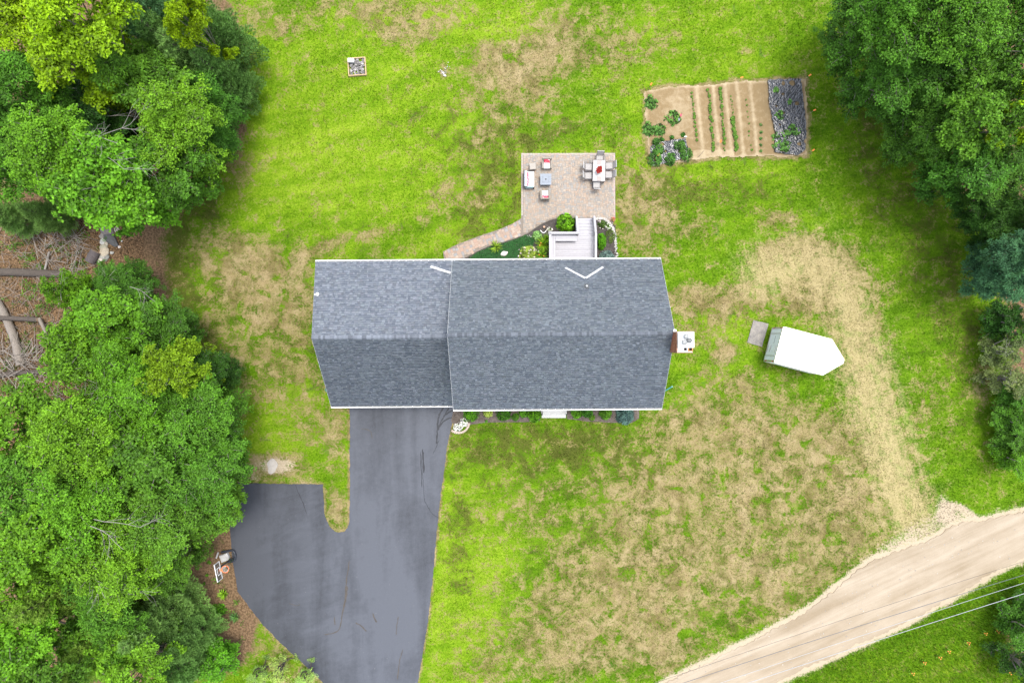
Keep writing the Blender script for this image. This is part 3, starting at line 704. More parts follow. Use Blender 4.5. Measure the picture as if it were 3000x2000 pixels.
CROWN = pm('crown_mortar', (.72,.70,.67), .8, .08, 4)
MB().prism([(cx0+.09,cy0+.10),(cx0+.20,cy0+.05),(cx1-.03,cy0+.05),(cx1-.03,cy1-.04),(cx0+.09,cy1-.04)], ctop-.02, ctop+.05).build('crown', CROWN, chim)
CLAY = pm('clay_flue', (.50,.24,.09), .85); SOOT = pm('soot', (.008,.008,.008), 1.0, .2)
for fx_ in (9.80, 10.09):
    f = MB(); w = .11; t = .022; z = ctop+.17; yc = -.50
    for dx, dy, sx, sy in ((-w,0,t*2,2*w+.04),(w,0,t*2,2*w+.04),(0,-w,2*w,t*2),(0,w,2*w,t*2)): f.box((fx_+dx,yc+dy,z-.15),(sx,sy,.36))
    fl = f.build('flue', CLAY if fx_ > 10 else CROWN, chim); MB().box((fx_,yc,ctop+.06),(.2,.2,.02)).build('flue_hole', SOOT, fl)
STEEL = pm('cap_white', (.84,.84,.83), .35, .03, 4, .02)
MB().box((9.83,.03,ctop+.24),(.90,.90,.035)).box((9.83,.03,ctop+.13),(.78,.78,.22)).build('chase_cover', STEEL, chim)
GALV = pm('galvanised', (.24,.245,.24), .5, .25, 8, .1, metal=.2); GALV2 = pm('galvanised_worn', (.13,.135,.135), .55, .25, 8, .1, metal=.2)
for i, (px, py) in enumerate(((2011,989),(2020.5,1001),(2006,1006))):
    z = ctop+.26; x, y = W(px, py, z+.18)
    MB().lathe([(.10,0),(.10,.12),(.145,.13),(.15,.17),(.12,.195),(.05,.21),(.01,.212)], (x,y,z), 20).build('flue_cap', GALV2 if i == 1 else GALV, chim, True)
# stepped flashing beside the chimney
FL = pm('flashing', (.62,.70,.74), .35, .1, 6, .05, metal=.3); mb = MB(); y = .42
while y > -.75:
    zz = Rm['rz']+(Rm['fz']-Rm['rz'])*((.40-y)/(Rm['ry']-Rm['fy'])); mb.box((9.46,y,zz+.05),(.03,.13,.09)); y -= .12
mb.box((9.47,.56,Rm['rz']-.02),(.16,.13,.10)).build('flashing', FL, house)
# downspouts and splash pieces
TEAL = pm('teal_plastic', (.05,.22,.19), .4, .15, 8)
ds = MB()
for x, y, z in ((9.2,4.95,6.1),(-12.1,4.95,6.1),(9.2,-4.1,6.1),(-3.4,-4.1,6.1)):
    ds = MB(); ds.box((x,y,z/2),(.09,.07,z-.1)); ds.build('downspout', GUT, house)
t1 = thing('drain_pipe', 'teal drain pipe poking out beside the right end of the house', 'pipe', (*W(1958,1138),0), R(30))
MB().tube([(-.5,0,.08),(0,0,.06),(.28,0,.06)], [.05,.05,.05], 10).build('pipe', TEAL, t1, True)
MB().tube([(.24,0,.06),(.34,0,.06)], .062, 10).build('collar', pm('teal_light',(.18,.36,.32),.4), t1, True)
t1 = thing('garden_hose', 'small teal hose end at the garage corner', 'hose', (*W(953,1143),0))
MB().tube([(0.25,-.1,.05),(.06,-.05,.05),(0,.05,.06),(.06,.12,.05),(.25,.16,.05)], .03, 8).build('hose', TEAL, t1, True)

# front landing with dark railings
lx0, lx1 = W(1585,0)[0], W(1660,0)[0]
land = thing('front_step', 'pale concrete landing at the front door', 'steps', ((lx0+lx1)/2,-4.6,0))
CONC = pm('concrete', (.52,.51,.48), .85, .1, 3)
MB().box((0,0.0,.09),(lx1-lx0,1.28,.28),ch=.02).build('landing', CONC, land)
MB().box((0,-.78,.03),(lx1-lx0-.1,.3,.12),ch=.02).build('lower_step', CONC, land)
IRON = pm('iron', (.02,.022,.025), .45, .2, 8)
for s in (-1,1):
    x = s*(lx1-lx0)/2-s*.05; mb = MB()
    mb.tube([(x,.5,1.05),(x,-.62,1.05)], .018, 6); mb.tube([(x,-.62,.2),(x,-.62,1.08)], .02, 6); mb.tube([(x,.5,.2),(x,.5,1.05)], .02, 6)
    for k in range(1,6): mb.tube([(x,.5-.19*k,.25),(x,.5-.19*k,1.04)], .008, 4)
    mb.build('railing', IRON, land)
# ------------------------------------------------------------------ patio and walkway
PAV_C = [(.335,.275,.22),(.345,.29,.235),(.32,.27,.22),(.29,.265,.235),(.265,.25,.23),(.36,.285,.22),(.34,.26,.20),(.31,.28,.245)]
PAV_W = [(.34,.235,.18),(.36,.28,.225),(.32,.24,.19),(.28,.26,.25),(.36,.26,.20),(.26,.25,.245),(.38,.305,.245)]
PO = pm('paver', None, .9, .14, 9, .25, objcol=True); PJ = pm('paver_field', None, .9, .14, 9, .25, attrcol='col')
JOINT = pm('joint_sand', (.20,.17,.14), .95, .2, 12)
def mosaic(w, h, u, r):
    """fill w x h cells with random small rectangles"""
    occ = np.zeros((h, w), bool); out = []
    sizes = [(2,2),(3,2),(2,3),(1,2),(2,1),(3,3),(2,2),(3,2),(2,1)]
    for j in range(h):
        for i in range(w):
            if occ[j,i]: continue
            for a, b in r.sample(sizes, len(sizes))+[(1,1)]:
                if i+a <= w and j+b <= h and not occ[j:j+b,i:i+a].any():
                    occ[j:j+b,i:i+a] = True; out.append((i*u,j*u,a*u,b*u)); break
    return out
unit = MB().box((0,0,0),(1,1,1)).build('u', PO); unit.data.name = 'paver'; UP = unit.data; bpy.data.objects.remove(unit)
def pave(name, poly, origin, ang, w, h, u, pal, limit, seed, border=None):
    base = MB().prism(poly, -.05, .022).build(name, JOINT); base['kind'] = 'structure'
    r = random.Random(seed); ca, sa = math.cos(ang), math.sin(ang); cells = []
    for x, y, a, b in mosaic(w, h, u, r):
        # keep cells whose four inset corners lie in the polygon
        cs = [(x+a*fx, y+b*fy) for fx in (.12,.88) for fy in (.12,.88)]
        P = [(origin[0]+ca*c[0]-sa*c[1], origin[1]+sa*c[0]+ca*c[1]) for c in cs]
        if all(inpoly(np.array([q[0]]), np.array([q[1]]), poly)[0] for q in P):
            cx, cy = x+a/2, y+b/2
            cells.append((origin[0]+ca*cx-sa*cy, origin[1]+sa*cx+ca*cy, a-.012, b-.012, r.choice(pal), r.uniform(.92,1.07), r.uniform(0,.005)))
    cells.sort(key=lambda c: -c[2]*c[3]); mb = MB()
    for i, (x, y, a, b, c, t, dz) in enumerate(cells):
        c = tuple(k*t for k in c)
        if i < limit:
            o = link('paver', UP, None, base, c); o.location = (x,y,.012+dz); o.rotation_euler = (0,0,ang); o.scale = (a,b,.05)
        else: mb.box((x,y,.012+dz),(a,b,.05),rz=ang,col=c)
    if mb.v: o = mb.build('paving', PJ, base); o['kind'] = 'stuff'
    return base
x0, y1 = W(1528,449); 
patio = pave('patio', PATIO, (W(1528,0)[0]+.13, W(0,695)[1]), 0, 100, 92, .067, PAV_C, 290, 5)
# soldier course round the patio's outer edge
bc = MB(); xa, xb = W(1527,0)[0], W(1802,0)[0]; yt, yb = W(0,449)[1], W(0,636)[1]
x = xa+.1
while x < xb-.05: bc.box((x,yt-.065,.014),(.188,.11,.055),col=tuple(k*random.uniform(.95,1.1) for k in (.36,.305,.255))); x += .2
for xx in (xa+.062, xb-.062):
    y = yt-.23
    while y > yb: bc.box((xx,y,.014),(.11,.188,.055),col=tuple(k*random.uniform(.95,1.1) for k in (.36,.305,.255))); y -= .2
o = bc.build('border_course', PJ, patio); o['kind'] = 'stuff'
a0 = Vector(W(1302,765)); a1 = Vector(W(1527,665)); wa = math.atan2((a1-a0).y,(a1-a0).x)
org = a0+Vector((-.6,-1.4))
pave('walkway', WALK, org, wa, 110, 40, .095, PAV_W, 295, 9)

# planting beds
def mulch_mat(name, a, b):
    m = bpy.data.materials.new(name); nt = nodes(m); P = nt.nodes.new('ShaderNodeNewGeometry').outputs['Position']
    g = noise(nt, P, 28, 4, .8); n = noise(nt, P, 4, 5, .6)
    finish(nt, mixc(nt, mathn(nt,'MULTIPLY_ADD', mathn(nt,'ADD',g,mathn(nt,'MULTIPLY',n,.5)), 2.6, -1.5, clamp=True), a, b), .95, g, 1.0, .04, spec=.1); return m
MUL = mulch_mat('dark_mulch', (.035,.03,.027), (.125,.11,.10)); MUL2 = mulch_mat('bark_mulch', (.055,.042,.034), (.21,.175,.15))
for poly, mt in ((bed_back,MUL),(bed_front_l,MUL2),(bed_front_r,MUL2)):
    b = MB().prism(jitter_poly(poly,.1,.012,4), -.05, .014).build('mulch_bed', mt); b['kind'] = 'structure'

# ------------------------------------------------------------------ deck
DK = pm('composite_grey', (.40,.39,.41), .6, .08, 5, .12); DK2 = pm('composite_board', None, .65, .10, 7, .15, objcol=True); DKD = pm('deck_frame', (.14,.13,.13), .8)
dx0, dx1, dxs = W(1612,0,1.95)[0], W(1746,0,1.95)[0], W(1693,0,1.95)[0]
dy0, dy1, dz = 4.76, 7.56, 1.0
deck = thing('deck', 'pale grey composite deck with L-shaped bench and stairs to patio', 'deck', ((dx0+dx1)/2,(dy0+dy1)/2,0))
ox, oy = deck.location.x, deck.location.y
def dbox(mb, xa, xb, ya, yb, za, zb, ch=0): return mb.box(((xa+xb)/2-ox,(ya+yb)/2-oy,(za+zb)/2),(xb-xa,yb-ya,zb-za),ch=ch)
dbox(MB(), dx0+.08, dx1-.08, dy0, dy1-.06, .1, dz-.05).build('frame', DKD, deck)
y = dy0+.02
while y < dy1-.04:
    b = min(y+.134, dy1); t = random.uniform(.93,1.05)
    dbox(MB(), dx0+.04, dx1-.04, y, b, dz-.035, dz, .006).build('deck_board', DK2, deck, objcolor=(.395*t,.385*t,.405*t)); y += .142
# stairs: five treads of two boards
for k in range(5):
    zt = dz-.18*(k+1); ya = dy1+.0+.27*k
    if zt < .05: break
    for j in range(2):
        t = random.uniform(.93,1.05); dbox(MB(), dxs+.03, dx1-.05, ya+.135*j+.004, ya+.135*(j+1)-.004, zt-.03, zt, .005).build('tread_board', DK2, deck, objcolor=(.395*t,.385*t,.405*t))
    dbox(MB(), dxs+.05, dx1-.07, ya, ya+.02, zt, zt+.145).build('riser', DK, deck)
for xs in (dxs+.02, dx1-.06):
    st = MB(); pts = [(dy1,.0),(dy1,.95),(dy1+1.35,.08),(dy1+1.35,0)]
    st.add([(xs-ox+e,py-oy,pz) for e in (-.02,.02) for py,pz in pts], [(3,2,1,0),(4,5,6,7),(0,1,5,4),(1,2,6,5),(2,3,7,6),(3,0,4,7)]); st.build('stringer', DK, deck)
# railings: cap, lower rail, balusters, posts
def rail(p, q, name='railing'):
    p, q = Vector(p), Vector(q); o = Vector((ox,oy,0)); d = q-p; n = max(2,int(d.length/.115)); h = .92
    cap = MB(); dirn = d.normalized(); side = Vector((-dirn.y,dirn.x,0)).normalized()*.072
    a, b = p+Vector((0,0,h))-o, q+Vector((0,0,h))-o
    vs = [a-side,a+side,b+side,b-side]; cap.add([v for v in vs]+[v+Vector((0,0,.035)) for v in vs], [(0,1,2,3),(7,6,5,4),(0,4,5,1),(1,5,6,2),(2,6,7,3),(3,7,4,0)])
    c = cap.build('rail_cap', DK, deck)
    MB().tube([p+Vector((0,0,.1))-o, q+Vector((0,0,.1))-o], .03, 4).tube([p+Vector((0,0,h-.04))-o, q+Vector((0,0,h-.04))-o], .03, 4).build('rail_bar', DK, c)
    bm = None
    for i in range(1,n):
        s = p+d*(i/n)-o
        if bm is None: bm = MB().box((0,0,h/2+.02),(.035,.035,h-.16)).build('baluster', DK, c); ob = bm
        else: ob = link('baluster', bm.data, None, c)
        ob.location = s
    for e in (p,q): MB().box(e-o+Vector((0,0,h/2-.05)),(.10,.10,h+.1)).build('post', DK, deck)
rail((dx0,dy0+.1,dz),(dx0,dy1-.02,dz)); rail((dx0-.06,dy1,dz),(dxs+.05,dy1,dz)); rail((dx1,dy0+.1,dz),(dx1,dy1,dz))
rail((dxs,dy1+.10,dz-.05),(dxs,dy1+1.3,.10)); rail((dx1,dy1+.06,dz-.05),(dx1,dy1+1.3,.10))
# bench along two sides
bz = dz+.45
for (xa,xb,ya,yb,nm) in ((dx0+.10,dx0+.24,dy0+.1,dy1-.12,0),(dx0+.25,dx0+.39,dy0+.1,dy1-.12,0),(dx0+.40,dxs-.02,dy1-.30,dy1-.12,0),(dx0+.40,dxs-.02,dy1-.50,dy1-.31,0)):
    dbox(MB(), xa, xb, ya, yb, bz-.035, bz, .006).build('bench_board', DK, deck)
dbox(MB(), dx0+.12, dx0+.34, dy0+.2, dy1-.2, dz, bz-.04).build('bench_support', DK, deck)
dbox(MB(), dx0+.45, dxs-.1, dy1-.42, dy1-.18, dz, bz-.04).build('bench_support', DK, deck)

# ------------------------------------------------------------------ patio furniture
WICK = pm('taupe_wicker', (.27,.24,.20), .8, .25, 40, .5); SEATW = pm('cream_cushion', (.80,.79,.76), .85, .05, 5, .1)
RED = pm('coral_fabric', (.62,.075,.10), .85, .2, 12, .1); REDP = None
def pat_red():
    m = bpy.data.materials.new('coral_print'); nt = nodes(m); tc = nt.nodes.new('ShaderNodeTexCoord')
    n = noise(nt, tc.outputs['Object'], 9, 3, .5, .8)
    finish(nt, mixc(nt, mathn(nt,'MULTIPLY_ADD', n, 16, -9.9, clamp=True), (.60,.05,.09), (.80,.74,.72)), .85); return m
REDP = pat_red(); DKM = pm('dark_metal', (.055,.052,.05), .45, .2, 8); BEI = pm('beige_weave', (.33,.30,.26), .85, .12, 30, .3)
def rbox(mb, c, d, k=.04, **kw):       # cushion: box with rounded top edge
    return mb.box(c, d, ch=k, **kw)
def armchair(label, px, py, rz, pillow):
    t = thing('armchair', label, 'chair', (*W(px,py,.4),.04), rz, 'patio armchairs round the fire table')
    MB().box((0,0,.27),(.66,.62,.14),ch=.02).build('seat_base', WICK, t)
    rbox(MB(), (0,-.02,.40),(.46,.54,.13),.04).build('seat_cushion', SEATW, t)
    MB().box((0,.31,.55),(.70,.09,.52),M=Matrix.Rotation(R(-8),4,'X'),ch=.03).build('backrest', WICK, t)
    for s in (-1,1):
        MB().box((s*.305,-.01,.46),(.115,.62,.30),ch=.035).build('armrest', WICK if s else 0, t)
        for yy in (-.24,.26): MB().tube([(s*.26,yy,.22),(s*.29,yy*1.12,-.02)],[.02,.014],6).build('leg', BEI, t)
    M = Matrix.Rotation(R(-38 if not pillow else -32),4,'X')
    MB().box((.0,.19,.54),(.40,.11,.34),M=M,ch=.05).build('pillow', REDP, t)
    return t
armchair('wicker armchair with red star pillow at the north side of fire table', 1602, 482, 0, 1)
armchair('wicker armchair with red striped pillow south of fire table', 1597, 571, R(180), 0)
t = thing('loveseat', 'dark-framed loveseat with white cushions and towel left of fire table', 'sofa', (*W(1552,526,.4),.04), R(90))
MB().box((0,0,.26),(1.18,.60,.09)).build('seat_frame', DKM, t)
for s in (-1,1):
    rbox(MB(), (s*.28,-.05,.38),(.54,.52,.14),.045).build('seat_cushion', SEATW, t)
    rbox(MB(), (s*.28,.27,.58),(.54,.15,.42),.05,M=Matrix.Rotation(R(-14),4,'X')).build('back_cushion', pm('pale_blue_cushion',(.68,.73,.78),.85,.06,5), t)
    MB().tube([(s*.62,-.30,.0),(s*.60,-.30,.58),(s*.60,.30,.60),(s*.63,.36,.0)],.022,6).build('armrest', DKM, t)
    for yy in (-.28,.30): MB().tube([(s*.57,yy,.26),(s*.60,yy,-.02)],.022,6).build('leg', DKM, t)
MB().box((0,.37,.50),(1.2,.05,.5),M=Matrix.Rotation(R(-12),4,'X')).build('back_frame', DKM, t)
MB().box((0,.16,.47),(.98,.10,.16),M=Matrix.Rotation(R(-40),4,'X'),ch=.03).build('bolster', REDP, t)
MB().box((-.56,.05,.47),(.10,.62,.035),ch=.01).box((-.60,.05,.33),(.02,.55,.28)).build('towel', pm('aqua_towel',(.42,.62,.68),.9,.1,9), t)
t = thing('ottoman', 'square taupe wicker ottoman beside the loveseat', 'ottoman', (*W(1560.5,487.5,.42),.04), R(3))
MB().box((0,0,.21),(.44,.44,.34)).build('body', WICK, t)
rbox(MB(), (0,0,.42),(.46,.47,.07),.03).build('cushion', BEI, t)
for sx in (-1,1):
    for sy in (-1,1): MB().tube([(sx*.18,sy*.18,.06),(sx*.18,sy*.18,-.02)],.02,6).build('foot', DKM, t)
t = thing('fire_table', 'square blue-grey fire table with centre burner', 'table', (*W(1599,525.5,.6),.04), 0)
FT = pm('blue_grey_slate', (.23,.255,.29), .6, .12, 7, .15); FTD = pm('slate_line', (.16,.18,.21), .7)
MB().box((0,0,.28),(.66,.66,.56)).build('body', FT, t)
for i in range(4): MB().box((0,-.297+.198*i,.585),(.80,.194,.035),ch=.004).build('top_plank', FT, t)
l = MB()
for sx, sy, w, h in ((0,-.215,.446,.016),(0,.215,.446,.016),(-.215,0,.016,.414),(.215,0,.016,.414)): l.box((sx,sy,.606),(w,h,.010))
l.build('burner_frame', FTD, t); MB().box((0,0,.605),(.41,.41,.006)).build('burner_lid', FT, t)
MB().lathe([(.05,0),(.05,.02),(.03,.03),(.008,.032)],(0,0,.607),14).build('burner_knob', DKM, t)

# dining set
FRM = pm('brown_grey_frame', (.12,.11,.115), .5, .2, 10); SLING = pm('sling_grey', (.36,.345,.33), .8, .1, 25, .2)
TILE = [(.46,.435,.40),(.50,.48,.45),(.43,.40,.365),(.33,.29,.27)]; TILEM = pm('table_tile', None, .55, .08, 6, .1, objcol=True)
tx, ty = W(1755,500,.72); TR = R(-1.5)
t = thing('dining_table', 'rectangular tiled dining table with dark frame on the patio', 'table', (tx,ty,.04), TR)
MB().box((0,0,.66),(.92,1.55,.06)).build('frame', FRM, t)
for i in range(3):
    for j in range(5):
        d = 3 if (i == 1 and j in (0,4)) else random.randint(0,2)
        MB().box((-.285+.285*i,-.592+.296*j,.698),(.279,.290,.022),ch=.004).build('tile', TILEM, t, objcolor=TILE[d])
for sx in (-1,1):
    for sy in (-1,1): MB().box((sx*.40,sy*.70,.31),(.06,.06,.64)).build('leg', FRM, t)
def sling_chair(label, px, py, rz, h=.55, swivel=False):
    t = thing('dining_chair', label, 'chair', (*W(px,py,.45),.04), rz, 'sling chairs round the dining table')
    MB().box((0,-.02,.42),(.46,.46,.025),ch=.005).build('seat', SLING, t)
    b = MB().box((0,.33,.72),(.46,.025,.56),M=Matrix.Rotation(R(-17),4,'X')); b.build('backrest', SLING, t)
    for s in (-1,1):
        MB().tube([(s*.245,-.26,.42),(s*.245,.20,.42),(s*.245,.25,.46),(s*.245,.42,1.02)],.017,6).build('side_frame', FRM, t)
        MB().tube([(s*.26,-.22,.42),(s*.275,-.22,.63),(s*.275,.28,.66)],[.016,.016,.018],6).build('armrest', FRM, t)
        if not swivel:
            MB().tube([(s*.25,-.24,.42),(s*.27,-.28,-.02)],.015,6).build('leg', FRM, t); MB().tube([(s*.25,.18,.42),(s*.28,.30,-.02)],.015,6).build('leg', FRM, t)
    MB().box((0,.415,1.0),(.50,.035,.05),M=Matrix.Rotation(R(-17),4,'X')).build('top_rail', pm('pale_rail',(.42,.41,.40),.6), t)
    if swivel:
        MB().lathe([(.03,.03),(.03,.40)],(0,0,0),10).build('pedestal', FRM, t)
        pts = [(.29*math.cos(a*math.pi/12),.29*math.sin(a*math.pi/12),.0) for a in range(25)]
        mb = MB().tube(pts,.016,6,cap=False)
        mb.box((0,0,.0),(.56,.03,.02)).box((0,0,.0),(.03,.54,.0201)); mb.build('swivel_base', FRM, t)
    return t
sling_chair('sling dining chair at the north end of patio table', 1757, 466, R(-3))
sling_chair('swivel dining chair at the south end of patio table', 1748, 541, R(177), swivel=True)
sling_chair('upper left sling dining chair at patio table', 1724, 489, R(88)); sling_chair('lower left sling dining chair at patio table', 1723, 515, R(92))
sling_chair('upper right sling dining chair at patio table', 1785, 486, R(-88)); sling_chair('lower right sling dining chair at patio table', 1784, 512, R(-91))
# closed red parasol standing in the table
t = thing('parasol', 'closed red parasol standing in the dining table', 'parasol', (*W(1753,503,.74),.04), .3)
MB().tube([(0,0,.0),(0,0,2.42)],.02,8).build('pole', pm('pale_pole',(.6,.58,.55),.5), t)
RF = pm('red_canvas', (.60,.042,.03), .8, .25, 10, .2)
for i in range(8):
    a = 2*math.pi*i/8; mb = MB(); ca, sa = math.cos(a), math.sin(a); vs = []
    rr = [(.03,2.34,.02),(.085,2.0,.055),(.14,1.6,.085),(.20+.03*(i%3),1.12,.11)]
    for r_, z, w in rr:
        for s, rad in ((-1,r_*.6),(0,r_*1.15),(1,r_*.6)): vs.append((ca*rad-sa*w*s, sa*rad+ca*w*s, z))
    fs = [(3*j+k,3*j+k+1,3*j+k+4,3*j+k+3) for j in range(3) for k in range(2)]
    mb.add(vs, fs).build('canopy_fold', RF, t)
MB().lathe([(.035,2.30),(.03,2.40),(.045,2.43),(.02,2.50),(.005,2.52)],(0,0,0),10).build('finial', pm('pale_cap',(.7,.68,.65),.5), t)
# ------------------------------------------------------------------ foliage generators (numpy)
LM = leafmat('leaf'); NM = leafmat('needle', .3, .25, .6)
BARK = pm('bark_grey', (.21,.185,.165), .9, .3, 12, .6); BARKD = pm('bark_dark', (.085,.07,.058), .95, .3, 10, .7); PALE = pm('dead_wood', (.27,.25,.225), .9, .2, 12, .4)
def unitv(a): return a/np.maximum(1e-6, np.linalg.norm(a, axis=-1, keepdims=True))
def leaf_mesh(name, c, ax, nn, ln, wd, rnd, hue, mat=None, fold=.18):
    """diamond leaves folded along the midrib"""
    ax = unitv(ax); s = unitv(np.cross(nn, ax)); nn = np.cross(ax, s)
    ln = ln[:,None]; wd = wd[:,None]
    b = c-ax*ln*.5; t = c+ax*ln*.5-nn*ln*.12; m = c-ax*ln*.04
    l = m+s*wd*.5+nn*wd*fold; r = m-s*wd*.5+nn*wd*fold
    v = np.stack([b,r,t,l],1).reshape(-1,3); k = len(c); i = 4*np.arange(k)[:,None]
    f = np.concatenate([i+np.array([[0,1,2]]), i+np.array([[0,2,3]])],1).reshape(-1,3)
    return mesh_np(name, v, f, {'rnd': np.repeat(rnd,2), 'hue': np.repeat(hue,2)}, mat or LM)
def spray_leaves(centres, normals, radius, count, L0, W0, g, droop=.35, lance=False, tonev=None):
    """clusters of leaves fanned round spray centres"""
    k = len(centres); n = k*count
    C = np.repeat(centres, count, 0); NN = np.repeat(unitv(normals), count, 0); Rr = np.repeat(np.broadcast_to(radius,(k,)), count)
    tmp = np.where(np.abs(NN[:,2:3])<.9, np.array([[0,0,1.]]), np.array([[1.,0,0]])); t1 = unitv(np.cross(NN,tmp)); t2 = np.cross(NN,t1)
    a = g.uniform(0,2*np.pi,n); q = np.sqrt(g.uniform(0.02,1,n))*(1+.35*np.sin(3*a+np.repeat(g.uniform(0,6.3,k),count)))
    rad = t1*np.cos(a)[:,None]+t2*np.sin(a)[:,None]
    pos = C+rad*(q*Rr)[:,None]+NN*((-droop*q*q*Rr)+g.normal(0,.10,n)*Rr)[:,None]
    ax = rad+g.normal(0,.45,(n,3)); ax[:,2] -= .15
    nm = NN+g.normal(0,.42,(n,3)); nm[:,2] += .35
    ln = L0*g.uniform(.7,1.25,n); wd = W0*g.uniform(.75,1.2,n)
    if tonev is None: tonev = g.uniform(0,1,k)
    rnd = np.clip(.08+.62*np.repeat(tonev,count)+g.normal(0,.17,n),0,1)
    hue = np.clip(np.repeat(np.asarray(tonev)*1.1-.25+g.uniform(-.2,.3,k),count)+g.normal(0,.22,n),0,1)
    return pos, ax, nm, ln, wd, rnd, hue
def broadleaf(seed, Rr=2.9, H=12.0, lobes=14, nbr=10, count=20, L0=.195, W0=.14, spr=.42, base=.42, skirt=7):
    g = np.random.default_rng(seed); zc = H*(base+.18); top = H
    lc = []; ang = g.uniform(0,6.28)
    for i in range(lobes):
        ang += 2.399963+g.normal(0,.25)
        q = math.sqrt((i+.35)/lobes)*.80; r = Rr*q*g.uniform(.85,1.15)
        z = zc+(top-zc)*(.90*math.sqrt(max(.02,1-(q*1.08)**2)))*g.uniform(.82,1.05)-.25
        if i > lobes*.62 and g.random() < .45: z -= g.uniform(.8,2.2)
        lc.append((r*math.cos(ang), r*math.sin(ang), z+g.normal(0,.75), Rr*g.uniform(.20,.37)))
    for i in range(skirt):
        a = 6.283*i/max(1,skirt)+g.normal(0,.3); r = Rr*g.uniform(.30,.58); lc.append((r*math.cos(a), r*math.sin(a), H*g.uniform(.22,.50), Rr*g.uniform(.24,.34)))
    lc = np.array(lc); cen = []; nor = []; tone = []; rads = []; wood = MB()
    # trunk with main limbs, then branches out to sprays
    bend = g.normal(0,.25,2); tp = [(0,0,-.1),(bend[0]*.4,bend[1]*.4,H*base*.6),(bend[0],bend[1],zc-.3),(bend[0]*.6,bend[1]*.6,zc+(top-zc)*.5)]
    wood.tube(smooth_path(tp,3), list(np.linspace(.17*H/12,.05,10)), 7)
    for x,y,z,rl in lc:
        zs = max(.4, min(z-.6, g.uniform(H*base*.75, zc+.8))); k = (zs/zc); s = Vector((bend[0]*k,bend[1]*k,zs)); e = Vector((x,y,z))
        mid = s.lerp(e,.5)+Vector((g.normal(0,.15),g.normal(0,.15),-.15))
        pts = smooth_path([tuple(s),tuple(mid),tuple(e)],3); wood.tube(pts, list(np.linspace(.065,.022,len(pts))), 5)
        lt = g.uniform(.1,.75); nb = int(nbr*g.uniform(.8,1.25)*(rl/(Rr*.35))); a0 = g.uniform(0,6.28)
        for b in range(nb+2):
            a = a0+6.283*b/nb+g.normal(0,.22); el = g.uniform(-.12,.75) if b < nb else 1.3
            d = Vector((math.cos(a)*math.cos(el), math.sin(a)*math.cos(el), math.sin(el)*.85)); l = rl*g.uniform(.75,1.42)*(1 if b < nb else .6)
            bt = g.uniform(0,.35); tip = e+d*l+Vector((0,0,-.10*l)); mid2 = e+d*l*.55+Vector((0,0,.04))
            if g.random() < .6: wood.tube([e,mid2,tip],[.020,.014,.005],3,cap=False)
            ts = (.35,.62,.85,1.02) if l > .55 else (.55,1.0)
            for t in ts:
                q = e.lerp(mid2,t/.55) if t < .55 else mid2.lerp(tip,(t-.55)/.45)
                cen.append([(q.x+g.normal(0,.07),q.y+g.normal(0,.07),q.z+g.normal(0,.05))]); nn = np.array([[d.x*.45*t,d.y*.45*t,.9]])+g.normal(0,.20,(1,3)); nor.append(nn)
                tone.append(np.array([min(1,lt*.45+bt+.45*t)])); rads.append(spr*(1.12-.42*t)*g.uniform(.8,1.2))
    cen = np.concatenate(cen); nor = np.concatenate(nor); tone = np.concatenate(tone)
    out = spray_leaves(cen, nor, np.array(rads), count, L0, W0, g, tonev=tone)
    return wood, leaf_mesh('crown', *out)
def pine(seed, Rr=2.5, H=12.5, nw=20, tuft=10, nl=.25):
    g = np.random.default_rng(seed); wood = MB(); wood.tube([(0,0,-.1),(.05,.03,H*.5),(0,0,H)],[.16*H/12,.10,.015],7)
    T = []; D = []; tone = []
    z0 = H*.16
    for w in range(nw):
        f = w/(nw-1); z = z0+(H-.25-z0)*f; ln = Rr*((1-f)**.85)*g.uniform(.82,1.1)+.22; nb = 6 if f < .85 else 5; a0 = g.uniform(0,6.28)
        for b in range(nb):
            if g.random() < .10: continue
            a = a0+6.283*b/nb+g.normal(0,.16); l = ln*g.uniform(.7,1.12); up = .10+.5*f; d = Vector((math.cos(a),math.sin(a),up))
            p = Vector((0,0,z)); tip = p+d*l+Vector((0,0,.10*l)); wood.tube([p,p+d*l*.55,tip],[.03,.018,.006],4,cap=False)
            bt = g.uniform(.2,.8); m = max(3,int(l/.15))
            for j in range(m):
                t = .25+.75*(j+g.random())/m; q = p+d*l*t+Vector((0,0,.10*l*t*t))
                wid = .42*l*(1-t)**.7*g.uniform(.6,1)+.10
                for s in (-1,0,1):
                    side = Vector((-math.sin(a),math.cos(a),0)); e = q+side*(s*wid)+d*(abs(s)*wid*.7); k = 1 if s == 0 else max(1,int(wid/.14))
                    for y in range(k):
                        u = (y+1)/k; T.append(tuple(q.lerp(e,u)+Vector((0,0,g.normal(0,.03))))); D.append(tuple((d+side*(s*.9)+Vector((0,0,.35))).normalized())); tone.append(bt)
    T = np.array(T); D = np.array(D); k = len(T); n = k*tuft
    C = np.repeat(T,tuft,0); DD = unitv(np.repeat(D,tuft,0)+g.normal(0,.55,(n,3))); ln = nl*g.uniform(.7,1.2,n)[:,None]
    s = unitv(np.cross(DD, g.normal(0,1,(n,3))))*.026
    v = np.stack([C-s,C+s,C+DD*ln],1).reshape(-1,3); f = np.arange(3*n).reshape(n,3)
    rnd = np.clip(.2+.45*np.repeat(np.array(tone),tuft)+g.normal(0,.18,n),0,1); hue = np.clip(g.normal(.25,.3,n),0,1)
    return wood, mesh_np('crown', v, f, {'rnd':rnd,'hue':hue}, NM)
def wood_mesh(wood, mat, name='trunk'):
    me = bpy.data.meshes.new(name); me.from_pydata(wood.v, [], wood.f); me.materials.append(mat); me.polygons.foreach_set('use_smooth',[True]*len(me.polygons)); return me
